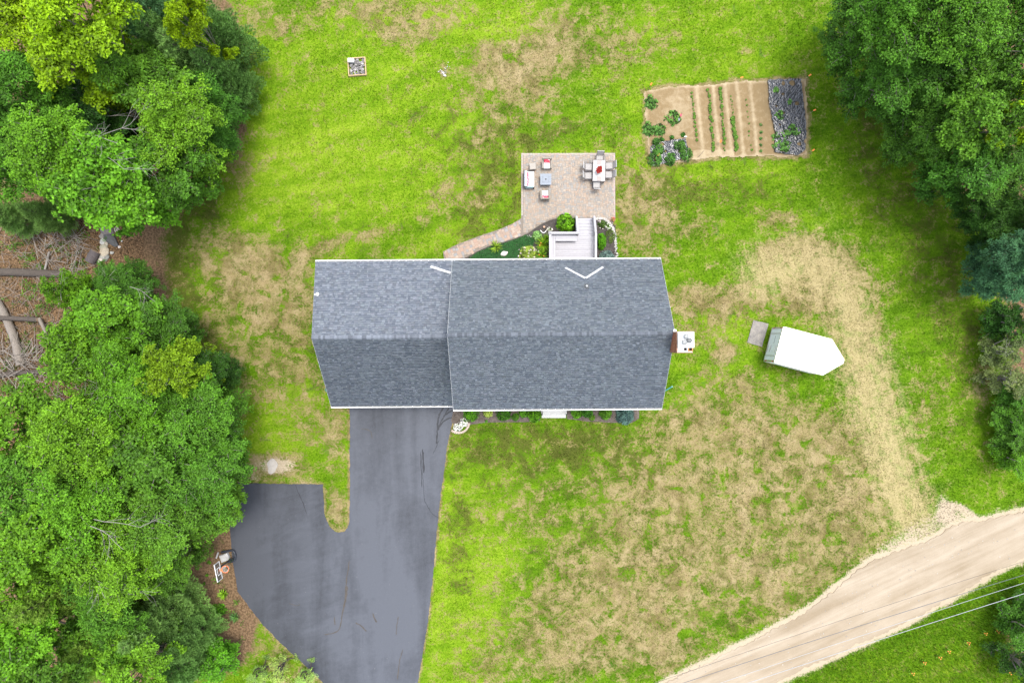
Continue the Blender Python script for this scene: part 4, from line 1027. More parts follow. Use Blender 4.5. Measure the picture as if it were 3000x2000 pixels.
def dead_limb(seed, ln=2.6):
    """a bare forking limb"""
    g = random.Random(seed); mb = MB()
    def br(p, d, l, r, lev):
        k = 4; pts = [p]
        for i in range(k):
            d = (d+Vector((g.gauss(0,.14),g.gauss(0,.14),g.gauss(0,.08)))).normalized(); pts.append(pts[-1]+d*l/k)
        mb.tube(pts, list(np.linspace(r, r*.45, k+1)), 4, cap=False)
        if lev > 0:
            for i in range(4 if lev > 1 else 3):
                q = pts[g.randint(1,k)]; s = Vector((-d.y,d.x,0))*g.choice((-1,1)); br(q, (d+s*g.uniform(.35,.8)+Vector((0,0,g.gauss(.1,.2)))).normalized(), l*g.uniform(.4,.65), r*.5, lev-1)
    br(Vector((0,0,0)), Vector((1,0,.25)).normalized(), ln, .026, 2)
    return wood_mesh(mb, PALE, 'dead_limb')
DEAD = [dead_limb(s, l) for s, l in ((1,2.6),(2,3.1),(3,2.2))]
PROTO = {}
for k, s in (('m0',11),('m1',12),('m2',13)):
    w, c = broadleaf(s); PROTO[k] = (wood_mesh(w,BARK), c, 2.9, 12.0)
for k, s in (('d0',21),('d1',22)):                      # lance-leaved, denser
    w, c = broadleaf(s, 2.7, 11.0, 14, 10, 26, .25, .07, .44); PROTO[k] = (wood_mesh(w,BARKD), c, 2.7, 11.0)
for k, s in (('f0',31),('f1',32)):                      # fine-leaved dense maple
    w, c = broadleaf(s, 2.9, 12.0, 21, 10, 28, .125, .10, .36); PROTO[k] = (wood_mesh(w,BARK), c, 2.9, 12.0)
for k, s in (('p0',41),('p1',42)):
    w, c = pine(s); PROTO[k] = (wood_mesh(w,BARKD), c, 2.5, 12.5)
w, c = broadleaf(51, 1.5, 3.6, 11, 9, 26, .11, .085, .26, .22); PROTO['b0'] = (wood_mesh(w,BARK), c, 1.5, 3.6)
w, c = broadleaf(52, 1.6, 4.0, 8, 8, 18, .12, .085, .26, .22); PROTO['b1'] = (wood_mesh(w,BARK), c, 1.6, 4.0)
w, c = broadleaf(54, 1.0, 3.4, 8, 7, 16, .09, .03, .2, .15, 5); PROTO['y0'] = (wood_mesh(w,BARKD), c, 1.0, 3.4)
w, c = pine(53, 1.0, 3.6, 9, 10, .16); PROTO['s0'] = (wood_mesh(w,BARKD), c, 1.0, 3.6)
def tree(kind, px, py, rpx, H, tint, label, dead=None, name=None, cat=None):
    wood, crown, pr, ph = PROTO[kind]; hc = H*(.78 if kind[0] != 'p' else .6)
    g = random.Random(int(px*7+py))
    if H > 8: H *= g.uniform(.84,1.10); hc = H*(.78 if kind[0] != 'p' else .6)
    x, y = W(px, py, hc); rad = rpx/S(hc)
    nm = name or {'p':'pine_tree','s':'pine_sapling','b':'shrub','y':'sapling'}.get(kind[0],'leafy_tree'); ct = cat or {'p':'pine tree','s':'sapling','b':'shrub','y':'sapling'}.get(kind[0],'tree')
    t = thing(nm, label, ct, (x,y,0), g.uniform(0,6.28), 'trees and shrubs of the surrounding woods')
    t.scale = (rad/pr, rad/pr, H/ph)
    if H > 5:      # trees of the wood's edge lean out toward the open lawn
        c0 = Vector((x,y,0)); inw = -c0.normalized(); tilt = R(11 if kind[0] != 'p' else 6)
        base = c0-inw*math.tan(tilt)*hc; t.location = (base.x, base.y, 0)
        t.rotation_euler = (Matrix.Rotation(tilt,3,Vector((0,0,1)).cross(inw)) @ Matrix.Rotation(g.uniform(0,6.28),3,'Z')).to_euler()
    link('trunk', wood, None, t); j = g.uniform(.86,1.14); c = link('crown', crown, None, t, (tint[0]*j*g.uniform(.9,1.12), tint[1]*j, tint[2]*j))
    for i, (dx, dy, a, sc) in enumerate(dead or []):
        o = link('dead_limb', DEAD[i % 3], None, t); q = Matrix.LocRotScale(t.location, t.rotation_euler, t.scale).inverted()
        loc = Vector((*W(dx, dy, H*.86), H*.86)); mw = Matrix.LocRotScale(loc, Matrix.Rotation(R(a),3,'Z').to_quaternion(), Vector((sc,sc,sc)))
        o.matrix_basis = q @ mw
    return t
YG = (.165,.300,.006); LG = (.092,.222,.012); MGn = (.062,.162,.013); DG = (.050,.142,.014); DDG = (.028,.085,.010); PG = (.165,.335,.085); PL = (.23,.42,.060); PB = (.165,.335,.150); HB = (.046,.125,.058); PSP = (.26,.40,.10)
TREES = [
 ('m0',50,50,130,13,YG,'yellow-green leafy tree filling the top left corner'), ('m1',255,75,150,14,YG,'tall yellow-green tree near the top left edge'), ('m2',215,185,135,13,YG,'bright lime crown below the top left trees'),
 ('d0',60,270,130,12,MGn,'lance-leaved tree at left edge under the yellow crowns'), ('d1',375,200,115,12,MGn,'lance-leaved tree between lime crown and blue pine'), ('p0',425,30,115,14,PB,'blue-green pine at the top edge'),
 ('p1',490,125,90,11,PG,'grey-green pine behind the small yellow maple'), ('m1',565,78,72,13,YG,'small yellow-green maple between the pines'), ('p0',590,60,100,12,PG,'pine leaning over the lawn at top'),
 ('p1',560,175,115,11,PG,'broad pine at the upper lawn edge'), ('p0',635,215,75,9,PG,'pine reaching farthest onto the upper lawn'), ('d0',590,290,105,9,DG,'dark lance-leaved tree at the upper lawn edge'),
 ('m2',485,250,125,10,MGn,'mid-green tree under the upper pines'), ('f0',170,445,150,13,LG,'light green maple above the clearing'), ('m0',310,545,155,13,LG,'light green maple with bare branches above the stone row',[(225,395,-12,1.1),(235,410,-30,1.0),(290,400,8,.9)]),
 ('f1',525,375,130,12,LG,'light green maple jutting toward the upper lawn'), ('m1',480,490,125,10,MGn,'maple shading the lawn edge above the stone row'), ('d1',610,400,75,7,DG,'low dark tree at the lawn edge below the pines'),
 ('m2',40,420,125,11,DG,'dark leafy tree on the left edge above the clearing'), ('d0',260,330,120,7.5,DDG,'dark understory tree below the lance-leaved trees',[(160,262,-8,1.2),(300,340,0,.8)]), ('m1',60,490,115,11,MGn,'leafy tree at left edge just above the clearing'),
 ('p0',120,625,55,6,PG,'thin grey-green pine at the top of the clearing'), ('p1',5,628,55,6,PG,'small pine at the left edge of the clearing'),
 ('m0',205,850,62,10,LG,'slim bright tree at the bottom right of the clearing',[(180,880,80,.7)]), ('f0',345,845,95,7,DG,'low dark tree just below the stone row',[(290,860,50,.8)]), ('m1',320,950,125,11,LG,'light green maple right of the clearing',[(380,840,-25,.8)]),
 ('f1',480,965,95,8,DG,'small dark tree at the middle left lawn edge'), ('m2',520,1080,95,11,(.125,.245,.010),'maple with yellowing leaves at the left lawn edge',[(470,1150,45,.8)]), ('f0',600,1085,85,7.5,DDG,'low dark tree right of the yellowing maple'),
 ('m0',245,1035,120,12,LG,'light green maple below the fallen logs',[(200,1100,-10,.8)]), ('f1',385,1140,140,12,LG,'lime maple left of the yellowing maple'), ('f0',565,1205,130,11,MGn,'maple at the lawn edge left of the garage',[(250,1210,40,1.0)]),
 ('m1',60,1270,135,12,LG,'light green tree on the left edge below the brush'), ('f0',235,1275,150,13,LG,'tall maple in the middle of the left woods'), ('m2',420,1335,150,12,MGn,'maple inland of the pale slab'), ('f1',590,1375,140,11,MGn,'dense maple overhanging the parking area'),
 ('f0',75,1435,150,13,MGn,'tall maple on the left edge beside the parking area'), ('f1',255,1475,150,13,LG,'tall maple among the left woods with bare limbs',[(265,1540,-25,1.0),(275,1520,-5,.9)]), ('f0',480,1525,145,12,MGn,'dense maple left of the parking area'), ('m0',620,1500,95,9,MGn,'maple at the corner of the parking area'),
 ('m2',120,1600,140,12,LG,'light green maple in the lower left woods'), ('f1',345,1650,140,12,LG,'maple left of the basketball hoop',[(250,1665,-45,1.0),(270,1640,-35,.9)]), ('f0',480,1655,92,9,MGn,'rounded maple beside the basketball hoop'),
 ('p0',175,1735,115,13,PL,'pale green pine in the lower left woods'), ('m1',40,1705,115,12,LG,'bright leafy tree on the lower left edge'), ('d1',330,1790,125,10,MGn,'leafy tree between the two pale pines'), ('p1',445,1830,95,10,PG,'dark pine beside the brown bare patch'),
 ('p0',285,1905,125,12,PL,'pale green pine near the bottom edge'), ('m0',60,1880,130,12,LG,'bright tree in the bottom left corner'), ('m2',150,1985,120,12,MGn,'leafy tree on the bottom edge near the corner'), ('m1',405,1955,110,9.5,LG,'bright small tree at the bottom edge'),
 ('p1',540,1885,66,8,PG,'small dark pine beside the round bush'), ('p0',505,1975,70,8,PG,'small pine cut by the bottom edge'), ('b0',622,1945,70,3.6,(.075,.215,.012),'round bright green bush at the bottom left'),
 ('y0',742,1998,34,3.2,PSP,'leftmost pale sapling at the bottom edge'), ('y0',798,1988,38,3.8,PSP,'tallest pale sapling at the bottom edge'), ('y0',885,2004,34,3.0,PSP,'pale sapling nearest the driveway at the bottom edge'),
 ('f0',2545,40,110,10,DG,'leftmost maple of the top right woods'), ('f1',2650,50,150,12,MGn,'tall maple at the top of the right woods'), ('f0',2800,60,150,14,MGn,'broad maple at the top right edge'), ('f1',2955,40,125,14,MGn,'maple in the top right corner'),
 ('f1',2650,215,125,10,DG,'maple hanging over the lawn beside the garden'), ('f0',2770,200,150,12.5,DG,'tall dark maple inside the right woods'), ('m0',2905,200,140,13,MGn,'leafy tree on the right edge above the lime crown'), ('f0',2755,365,120,9.5,DG,'maple overhanging the lawn right of the garden'),
 ('m1',2860,350,125,13,MGn,'mid-green maple with light tips in right woods'), ('m2',2985,335,105,13,YG,'lime green crown on the right edge'), ('m0',2845,485,110,9,DG,'maple at the middle right lawn edge'), ('f1',2945,505,115,10,DG,'dark maple below the lime crown'),
 ('d0',2905,605,80,6,DDG,'low dark tree at the right lawn edge'), ('d1',2985,640,95,9,DDG,'dark tree on the right edge above the blue-green tree'), ('d0',2955,815,80,7,HB,'blue-green tree at the right lawn edge'), ('d1',2995,760,90,10,HB,'blue-green tree cut by the right edge'),
 ('b0',2968,930,66,3.6,DDG,'low dark shrub under the blue-green trees'), ('b1',2950,1030,62,3.2,(.10,.155,.05),'sparse pale-stemmed shrub at the right edge',[(2985,1030,170,.7)]), ('b1',2965,1115,62,3.2,(.115,.16,.055),'sparse shrub with yellowing leaves at right edge',[(2995,1120,165,.7)]), ('d1',2950,705,70,5.5,DDG,'low dark tree just above the blue-green tree'), ('b0',2945,755,52,3.2,DDG,'low shrub left of the blue-green trees'), ('b1',3000,985,60,3.4,DG,'dark shrub behind the sparse pale-stemmed one'), ('b0',3005,1160,60,3.2,DG,'dark shrub between the sparse shrub and the bright one'), ('b0',2985,1225,62,3,MGn,'bright shrub on the right edge above the road'), ('b0',2998,1290,60,3,DG,'dark shrub between the two bright right-edge shrubs'), ('b0',2992,1345,58,2.8,LG,'lowest bright shrub on the right edge above the road'),
 ('b1',3050,1775,60,3.0,DG,'dark shrub under the power lines'), ('b0',3015,1850,68,3.6,DG,'dark shrub in the lower right'), ('b1',3005,1955,70,3.6,DDG,'dark shrub in the bottom right corner'),
]
for T_ in TREES: tree(*T_)

# ------------------------------------------------------------------ clearing on the left: logs, sticks, stones
def log(label, pts, r, mat, cut=True, z=.15):
    P3 = [Vector((*W(px,py,z),z)) for px,py in pts]; c = P3[0]; t = thing('fallen_log', label, 'log', (c.x,c.y,0))
    P3 = [Vector(q) for q in smooth_path([tuple(p-Vector((c.x,c.y,0))) for p in P3], 4)]
    rad = list(np.linspace(r[0],r[1],len(P3))); mb = MB(); n = 12
    mb.tube(P3, [q*random.uniform(.94,1.06) for q in rad], n, cap=False); mb.build('bark', mat, t, True)
    if cut:
        d = (P3[1]-P3[0]).normalized(); e = (P3[-1]-P3[-2]).normalized()
        for p, q, rr in ((P3[0],-d,rad[0]),(P3[-1],e,rad[-1])): MB().tube([p-q*.02,p+q*.006],[rr*.93,rr*.92],n).build('cut_face', pm('cut_wood',(.46,.34,.24),.9,.2,9), t)
    return t
log('short thick sawn log beside the stone row', [(263,768),(281,736)], (.36,.37), pm('log_bark',(.10,.085,.085),.95,.25,10,.6), z=.36)
log('long dark fallen trunk across the top of the clearing', [(-60,796),(40,797),(110,800),(185,803)], (.30,.26), BARKD, z=.3)
log('grey fallen trunk running down the left clearing', [(-8,882),(15,925),(40,985),(55,1040),(62,1068)], (.27,.30), pm('log_grey',(.22,.19,.16),.95,.25,10,.6), z=.3)
log('thin dark trunk lying across the grey trunk', [(-40,931),(30,932),(110,936)], (.16,.17), BARKD, z=.62)
log('snapped grey stem leaning toward the maples', [(114,932),(128,960),(138,990)], (.13,.10), pm('log_grey',None), z=.5)
log('dark trunk under the brush pile', [(-20,1103),(50,1092),(125,1090)], (.20,.16), BARKD, z=.3)
log('short pale stick log near the top of clearing', [(131,792),(144,738)], (.075,.07), PALE, z=.2)
def sticks(n, box, r, seed, zmax):
    g = random.Random(seed); mb = MB()
    for i in range(n):
        px, py = g.uniform(box[0],box[2]), g.uniform(box[1],box[3]); x, y = W(px,py); a = g.gauss(0,1.0)+(1.57 if g.random() < .6 else 0); l = g.uniform(.4,1.9); z = g.uniform(.02,zmax)
        d = Vector((math.cos(a),math.sin(a),g.uniform(-.05,.25)))*l; p = Vector((x,y,z)); m = p+d*.5+Vector((g.gauss(0,.06),g.gauss(0,.06),0)); t = g.uniform(.6,1.25); c = (.27*t,.235*t,.20*t)
        rr = g.uniform(*r); mb.tube([p,m,p+d],[rr,rr*.8,rr*.45],4,cap=False,col=c)
    return mb
SM = pm('stick_bark', None, .95, .2, 12, .3, attrcol='col')
tag(sticks(110,(0,1020,125,1110),(.014,.04),3,.7).build('brush_pile',SM), 'heap of bare grey branches on the left edge', 'brush pile', kind='stuff')
tag(sticks(420,(0,650,230,1180),(.006,.02),4,.25).build('fallen_twigs',SM), 'dead twigs strewn over the leafy clearing', 'twigs', kind='stuff')
tag(sticks(120,(120,660,250,800),(.012,.028),5,.6).build('dead_branches',SM), 'tangle of dead branches left of the stone row', 'branches', kind='stuff')
# dead limbs standing out in the tangle
for i,(px,py,a,s,lab) in enumerate(((225,735,-105,1.0,'long bare branch left of the sawn log'),(245,720,-100,.8,'bare branch beside the sawn log'),(205,660,-70,.8,'pale bare branch below the maple'))):
    o = link('fallen_branch', DEAD[i]); o.location = (*W(px,py,.3),.3); o.rotation_euler = (0,0,R(a)); o.scale = (s,s,.5); tag(o, lab, 'branch')
STN = pm('field_stone', None, .9, .3, 9, .4, objcol=True)
stones = [(312,677,.55,1.2,(.20,.18,.17)),(303,690,.32,1.2,(.27,.25,.22)),(322,686,.25,1,(.40,.39,.36)),(325,700,.50,1.6,(.10,.10,.10)),(301,708,.30,1.1,(.46,.46,.43)),(309,715,.22,1,(.42,.38,.30)),(303,728,.38,1.1,(.36,.34,.26)),(303,739,.44,1.2,(.44,.38,.29)),(299,750,.34,1.1,(.34,.33,.29)),(312,752,.24,1,(.22,.22,.20)),(291,763,.30,1.1,(.52,.46,.40)),(306,760,.22,1,(.22,.21,.19)),(326,740,.18,1,(.36,.35,.32)),(348,723,.13,1,(.55,.50,.46)),(344,676,.25,1.6,(.45,.38,.34)),(355,706,.08,1,(.6,.6,.58))]
places = ['top of the stone row, under the maple','second from the top in the stone row','small pale one right of the stone row top','long dark slab right of the stone row','pale wedge in the upper stone row','small tan one in the upper stone row','mossy one in the middle stone row','big tan one in the middle stone row','grey one in the lower stone row','small dark one in the lower stone row','pale pink one at the lower left end','small dark one at the lower end','grey pebble right of the middle row','small white-pink one out on the grass','long thin pale one under the maple edge','tiny white one farthest right on grass']
for i,((px,py,r,el,c),pl) in enumerate(zip(stones,places)):
    vs, fs = rock_verts(r, (el*.8,.75,.5), 100+i, 2); o = MB().add(vs,fs).build('stone', STN, None, False, c); x, y = W(px,py,.1); o.location = (x,y,r*.22); o.rotation_euler = (0,0,random.uniform(0,3)); tag(o, 'field stone: '+pl, 'stone', 'stones of the old wall')
# undergrowth: low leafy sprigs over the wood floor
def undergrowth():
    g = np.random.default_rng(77); n = 1500; px = np.concatenate([g.uniform(0,330,n), g.uniform(380,720,260), g.uniform(2850,3000,300)]); py = np.concatenate([g.uniform(600,1200,n), g.uniform(1600,1990,260), g.uniform(640,1400,300)])
    x = (px-1500)/S(0); y = (1000-py)/S(0); k = len(x); lit = field(px,py,LITTER,True); cl = np.sin(x*1.9+np.sin(y*1.3)*2)*np.cos(y*1.7)+g.normal(0,.4,k); keep = (lit > .5) & (cl > .25) & ~inpoly(x,y,DRIVE); x, y = x[keep], y[keep]
    c = np.stack([x,y,g.uniform(.08,.4,len(x))],1); nn = np.tile(np.array([[0,0,1.]]),(len(x),1))+g.normal(0,.2,(len(x),3))
    o = link('undergrowth', leaf_mesh('undergrowth', *spray_leaves(c, nn, .22, 14, .10, .06, g)), None, None, (.07,.19,.012)); tag(o, 'low green sprigs growing through the leaf litter', 'undergrowth', kind='stuff')
undergrowth()
# fallen dead leaves give the litter its grain
def litter():
    g = np.random.default_rng(78); n = 26000; px = np.concatenate([g.uniform(-20,420,n), g.uniform(380,560,1800)]); py = np.concatenate([g.uniform(580,1330,n), g.uniform(1640,1990,1800)]); x = (px-1500)/S(0); y = (1000-py)/S(0); k = len(x)
    keep = (field(px,py,LITTER,True) > .6) & ~inpoly(x,y,DRIVE); x, y = x[keep], y[keep]; k = len(x)
    c = np.stack([x,y,g.uniform(-.01,.04,k)],1); nn = np.array([[0,0,1.]])+g.normal(0,.25,(k,3)); ax = g.normal(0,1,(k,3)); ax[:,2] *= .2
    o = link('leaf_litter', leaf_mesh('leaf_litter', c, ax, nn, g.uniform(.07,.15,k), g.uniform(.05,.1,k), g.uniform(0,1,k), g.uniform(0,.6,k), leafmat('dry_leaf',.1,.3,.9)), None, None, (.175,.112,.065)); tag(o, 'brown fallen leaves covering the wood floor', 'leaf litter', kind='stuff')
litter()
# ------------------------------------------------------------------ garden plants
STEM = pm('green_stem', (.10,.17,.04), .7)
def dome_plant(name, label, px, py, rpx, H, tint, cat='shrub', n=70, count=26, L0=.09, W0=.06, spr=.16, group=None, seed=None, sq=1.0, flowers=None, h0=None, mat=None, fruit=None):
    g = np.random.default_rng(seed or int(px*13+py)); hc = H*.6; x, y = W(px,py,hc); r = rpx/S(hc)
    t = thing(name, label, cat, (x,y,.0), 0, group)
    d = unitv(g.normal(0,1,(n,3))); d[:,2] = np.abs(d[:,2])*1.1-.12; d = unitv(d); k = g.uniform(.62,1.04,(n,1))
    c = d*k*np.array([[max(.05,r-spr*.5),max(.05,(r-spr*.5)*sq),H-spr*.4]]); c[:,2] = np.maximum(c[:,2],.06)
    out = spray_leaves(c, d*.8+np.array([[0,0,.5]]), spr*g.uniform(.7,1.2,n), count, L0, W0, g)
    f = link('foliage', leaf_mesh('foliage', *out, mat=mat), None, t, tint)
    mb = MB()
    for i in range(7):
        e = c[g.integers(n)]; mb.tube([(0,0,0),(e[0]*.4,e[1]*.4,e[2]*.6),tuple(e*.9)],[.02,.014,.006],4,cap=False)
    mb.build('stems', STEM, t)
    if flowers:
        col, nf, fs = flowers; q = unitv(g.normal(0,1,(nf,3))); q[:,2] = np.abs(q[:,2]); cc = q*np.array([[r*1.0,r*sq,H+.05]])*g.uniform(.75,1.08,(nf,1)); cc[:,2] += .05
        out = spray_leaves(cc, np.tile(np.array([[0,0,1.]]),(nf,1)), fs, 7, fs*1.3, fs, g, droop=.1)
        link('flowers', leaf_mesh('flowers', *out, mat=leafmat('petal',.2,.0,.7)), None, t, col)['kind'] = 'stuff'
    return t
def strap_plant(name, label, px, py, rpx, H, tint, n=70, cat='plant', w=.03, group=None, flowers=None, spread=1.0):
    g = np.random.default_rng(int(px*17+py)); x, y = W(px,py,H*.4); r = rpx/S(H*.4); t = thing(name, label, cat, (x,y,0), 0, group)
    V = []; Fa = []; rnd = []; hue = []
    for i in range(n):
        a = g.uniform(0,6.283); l = r*g.uniform(.55,1.1); h = H*g.uniform(.6,1.1); b = g.uniform(0,.12)*r; dx, dy = math.cos(a), math.sin(a); tw = a+g.normal(0,.25); base = len(V); q = g.random(); u = g.random()*.6
        for s in (0,.35,.7,1.0):
            rr = b+l*s*(.6+.4*s)*spread; z = h*(1.9*s-1.15*s*s)+.01; ww = w*(1-.85*s**2)*g.uniform(.9,1.1); cx, cy = dx*rr, dy*rr
            V += [(cx-math.sin(tw)*ww,cy+math.cos(tw)*ww,z+.006),(cx+math.sin(tw)*ww,cy-math.cos(tw)*ww,z)]
        for k in range(3): Fa.append((base+2*k,base+2*k+1,base+2*k+3,base+2*k+2)); rnd.append(q); hue.append(u)
    link('leaves', mesh_np('leaves', np.array(V), np.array(Fa), {'rnd':np.array(rnd),'hue':np.array(hue)}, LM), None, t, tint)
    for i,(fx,fy,fz,c) in enumerate(flowers or []):
        MB().tube([(0,0,.05),(fx*.6,fy*.6,fz*.7),(fx,fy,fz)],.006,4).lathe([(.008,0),(.022,.02),(.04,.04),(.03,.042)],(fx,fy,fz),7).build('flower', pm('lily_orange',(.72,.22,.05),.7), t)
    return t
BG = (.115,.29,.010)
dome_plant('hydrangea','big bright green hydrangea beside the deck stairs',1659,649,33,1.15,BG,'shrub',n=75,count=15,L0=.21,W0=.10,spr=.19)
dome_plant('hosta_plant','pale grey-green leafy shrub left of the deck',1573,690,17,.55,(.17,.33,.11),'plant',n=60,count=20,L0=.10,W0=.075,spr=.13)
dome_plant('boxwood','rounded bright green boxwood right of the deck',1763,706,17,.9,(.085,.27,.008),'shrub',n=150,count=30,L0=.055,W0=.04,spr=.12,sq=1.7)
dome_plant('dwarf_spruce','blue-grey dwarf spruce behind the house right of deck',1780,753,25,.7,(.21,.32,.31),'shrub',n=130,count=30,L0=.10,W0=.022,spr=.14,mat=NM)
dome_plant('spirea','yellow-green variegated shrub with pink flowers by back wall',1548,744,30,.8,(.30,.42,.075),'shrub',n=120,count=26,L0=.08,W0=.055,spr=.15,flowers=((.72,.60,.60),26,.05))
strap_plant('daylily','arching daylily clump left of the deck bench',1592,716,25,.6,(.14,.27,.012),n=110,flowers=[(-.2,.05,.6,0),(-.28,-.12,.55,0)])
strap_plant('daylily','daylily clump against the back wall left of deck',1588,748,22,.55,(.12,.25,.015),n=80,flowers=[(-.22,0,.55,0),(.1,-.1,.6,0)])
strap_plant('daylily','daylily clump in the middle of the ground cover',1453,723,20,.5,(.20,.33,.03),n=60)
strap_plant('daylily','tall daylily behind the pale hosta left of deck',1602,700,18,.6,(.12,.25,.012),n=60)
dome_plant('alyssum','white flowering tuft at the deck corner',1611,673,9,.3,(.10,.17,.03),'flower',n=22,count=14,L0=.05,W0=.035,spr=.07,flowers=((.80,.78,.72),26,.035))
dome_plant('rose_bush','dark leafy rose with white blooms right of stairs',1767,655,16,.5,(.09,.17,.035),'shrub',n=46,count=16,L0=.06,W0=.045,spr=.11,flowers=((.7,.62,.62),8,.04))
dome_plant('dianthus','white flowering tuft beside the pebble edging',1781,662,10,.25,(.16,.30,.05),'flower',n=24,count=14,L0=.05,W0=.035,spr=.08,flowers=((.85,.84,.82),40,.03))
dome_plant('creeping_thyme','low olive moss mound right of the boxwood',1788,693,22,.22,(.10,.17,.03),'plant',n=90,count=22,L0=.04,W0=.025,spr=.12,sq=1.2)
dome_plant('sedum','small lime tuft at the patio corner',1787,668,6,.22,(.2,.42,.06),'plant',n=14,count=12,L0=.05,W0=.04,spr=.06)
t = dome_plant('potted_plant','flower pot with red blooms at the patio corner',1797,642,7,.5,(.09,.17,.03),'plant',n=24,count=12,L0=.05,W0=.035,spr=.08,flowers=((.55,.06,.08),10,.035))
MB().lathe([(.09,.0),(.13,.22),(.145,.25),(.12,.25)],(0,0,.02),14).build('pot', pm('terracotta',(.38,.17,.09),.85), t)
# ground cover left of the deck: blades nobody could count
def cover(name, label, poly, n, tint, h, w):
    g = np.random.default_rng(len(poly)+n); xs = [p[0] for p in poly]; ys = [p[1] for p in poly]; x = g.uniform(min(xs),max(xs),n); y = g.uniform(min(ys),max(ys),n); k = inpoly(x,y,poly); x, y = x[k], y[k]; n = len(x)
    a = g.uniform(0,6.283,n); l = g.uniform(.06,.16,n); hh = g.uniform(.5,1,n)*h
    p0 = np.stack([x-np.sin(a)*w,y+np.cos(a)*w,np.full(n,.01)],1); p1 = np.stack([x+np.sin(a)*w,y-np.cos(a)*w,np.full(n,.01)],1); p2 = np.stack([x+np.cos(a)*l,y+np.sin(a)*l,hh],1)
    f = np.arange(3*n).reshape(n,3)
    o = link(name, mesh_np(name, np.stack([p0,p1,p2],1).reshape(-1,3), f, {'rnd':g.uniform(0,1,n),'hue':g.uniform(0,.4,n)}, LM), None, None, tint); tag(o, label, 'ground cover', kind='stuff')
cover('ground_cover','dark green grassy ground cover along the walkway',G([(1372,760),(1395,742),(1430,726),(1470,715),(1508,703),(1540,688),(1556,692),(1565,705),(1560,722),(1535,735),(1515,765)]),16000,(.045,.15,.045),.14,.011)
def pebbles(label, path, n, wd, seed):
    g = random.Random(seed); mb = MB(); P2 = smooth_path(path, 6)
    for i in range(n):
        p = g.choice(P2); x, y = W(p[0]+g.gauss(0,wd), p[1]+g.gauss(0,wd)); vs, fs = rock_verts(g.uniform(.025,.055),(1,.8,.55),seed*50+i%20,1); c = g.uniform(.35,.62); mb.add([v+Vector((x,y,.03)) for v in vs], fs, (c,c*.95,c*.88))
    tag(mb.build('pebbles', pm('white_pebble',None,.8,.1,9,attrcol='col'), smooth=True), label, 'pebbles', kind='stuff')
pebbles('white pebble edging right of the deck beds',[(1747,641),(1760,640),(1775,646),(1785,655),(1795,668),(1801,690),(1804,720),(1807,760)],420,2.2,3)
pebbles('white pebbles scattered in the back lawn',[(1290,207),(1298,212),(1302,220),(1306,200),(1312,190)],45,3.0,4)
pebbles('white shell edging left of the hosta',[(1545,693),(1550,690),(1556,692)],14,1.2,6)
o = MB().add(*rock_verts(.24,(1.1,.75,.6),9,2)).build('boulder', STN, None, True, (.66,.62,.57)); o.location = (*W(1478,742,.1),.08); o.rotation_euler = (0,0,.4); tag(o,'white boulder in the green ground cover','stone')
t = thing('garden_lamp','small amber globe lamp in the dark mulch','lamp',(*W(1594,665,.3),0)); MB().tube([(0,0,0),(0,0,.25)],.012,6).build('stake',DKM,t); MB().lathe([(.02,.22),(.07,.26),(.085,.31),(.06,.37),(.02,.39)],(0,0,0),14).build('globe',pm('amber_glass',(.62,.38,.26),.3),t,True)
t = thing('edging_strip','curved white edging strip beside the hosta','edging',(*W(1595,683,.0),0)); MB().tube([Vector((*W(a,b),.06))-Vector((*W(1595,683),0)) for a,b in smooth_path([(1583,675),(1590,682),(1596,681),(1600,676)],4)],.03,6).build('strip',WHITE,t)
# front beds
for nm,lab,px,py,rp,H,ti,kw in (
 ('yew_shrub','bright green shrub next to the garage corner',1380,1213,27,1.0,(.095,.29,.010),{}),('barberry','pale yellow shrub right of the corner shrub',1428,1210,16,.7,(.33,.44,.09),{}),('yew_shrub','dark green shrub in the left front bed',1475,1213,26,.95,(.06,.20,.010),{}),
 ('boxwood','small leafy shrub low in the left front bed',1510,1222,13,.5,(.07,.19,.015),{}),('yew_shrub','green shrub under the eave left of the front step',1535,1208,20,.8,(.07,.21,.010),{}),('yew_shrub','bright shrub beside the left of the front step',1566,1218,24,.95,(.105,.29,.010),{}),
 ('yew_shrub','bright shrub right of the front step',1690,1210,22,.9,(.10,.28,.012),{}),('feather_grass','dark feathery shrub in the right front bed',1722,1208,20,.8,(.055,.19,.015),{}),('boxwood','small shrub low in the right front bed',1735,1224,10,.4,(.09,.20,.018),{}),('boxwood','yellow-green shrub under the right front eave',1775,1212,22,.8,(.10,.25,.018),{})):
    dome_plant(nm,lab,px,py,rp,H,ti,'shrub',n=85,count=24,L0=.075,W0=.045,spr=.15,group='shrubs along the front of the house')
dome_plant('dwarf_spruce','round blue spruce at the right end of the front bed',1833,1218,31,1.0,(.13,.24,.23),'shrub',n=190,count=32,L0=.11,W0=.022,spr=.16,mat=NM)
dome_plant('impatiens','white flowers by the driveway edging',1342,1251,13,.3,(.08,.17,.03),'flower',n=34,count=14,L0=.06,W0=.045,spr=.09,flowers=((.86,.86,.84),80,.045))
dome_plant('impatiens','white flowers nearest the front shrubs',1359,1238,12,.3,(.10,.22,.03),'flower',n=30,count=14,L0=.06,W0=.045,spr=.09,flowers=((.86,.86,.84),60,.045))
dome_plant('hosta_plant','small hosta between the front shrubs',1424,1234,5,.25,(.13,.33,.04),'plant',n=14,count=12,L0=.07,W0=.05,spr=.07)
t = thing('edging_wall','curved tan block edging round the white flowers','edging',(*W(1350,1255),0)); o0 = Vector((*W(1350,1255),0)); pth = smooth_path([(1323,1259),(1335,1266),(1350,1266),(1362,1261),(1371,1251),(1375,1238)],3)
EDG = pm('edging_block',(.47,.38,.32),.9,.15,8)
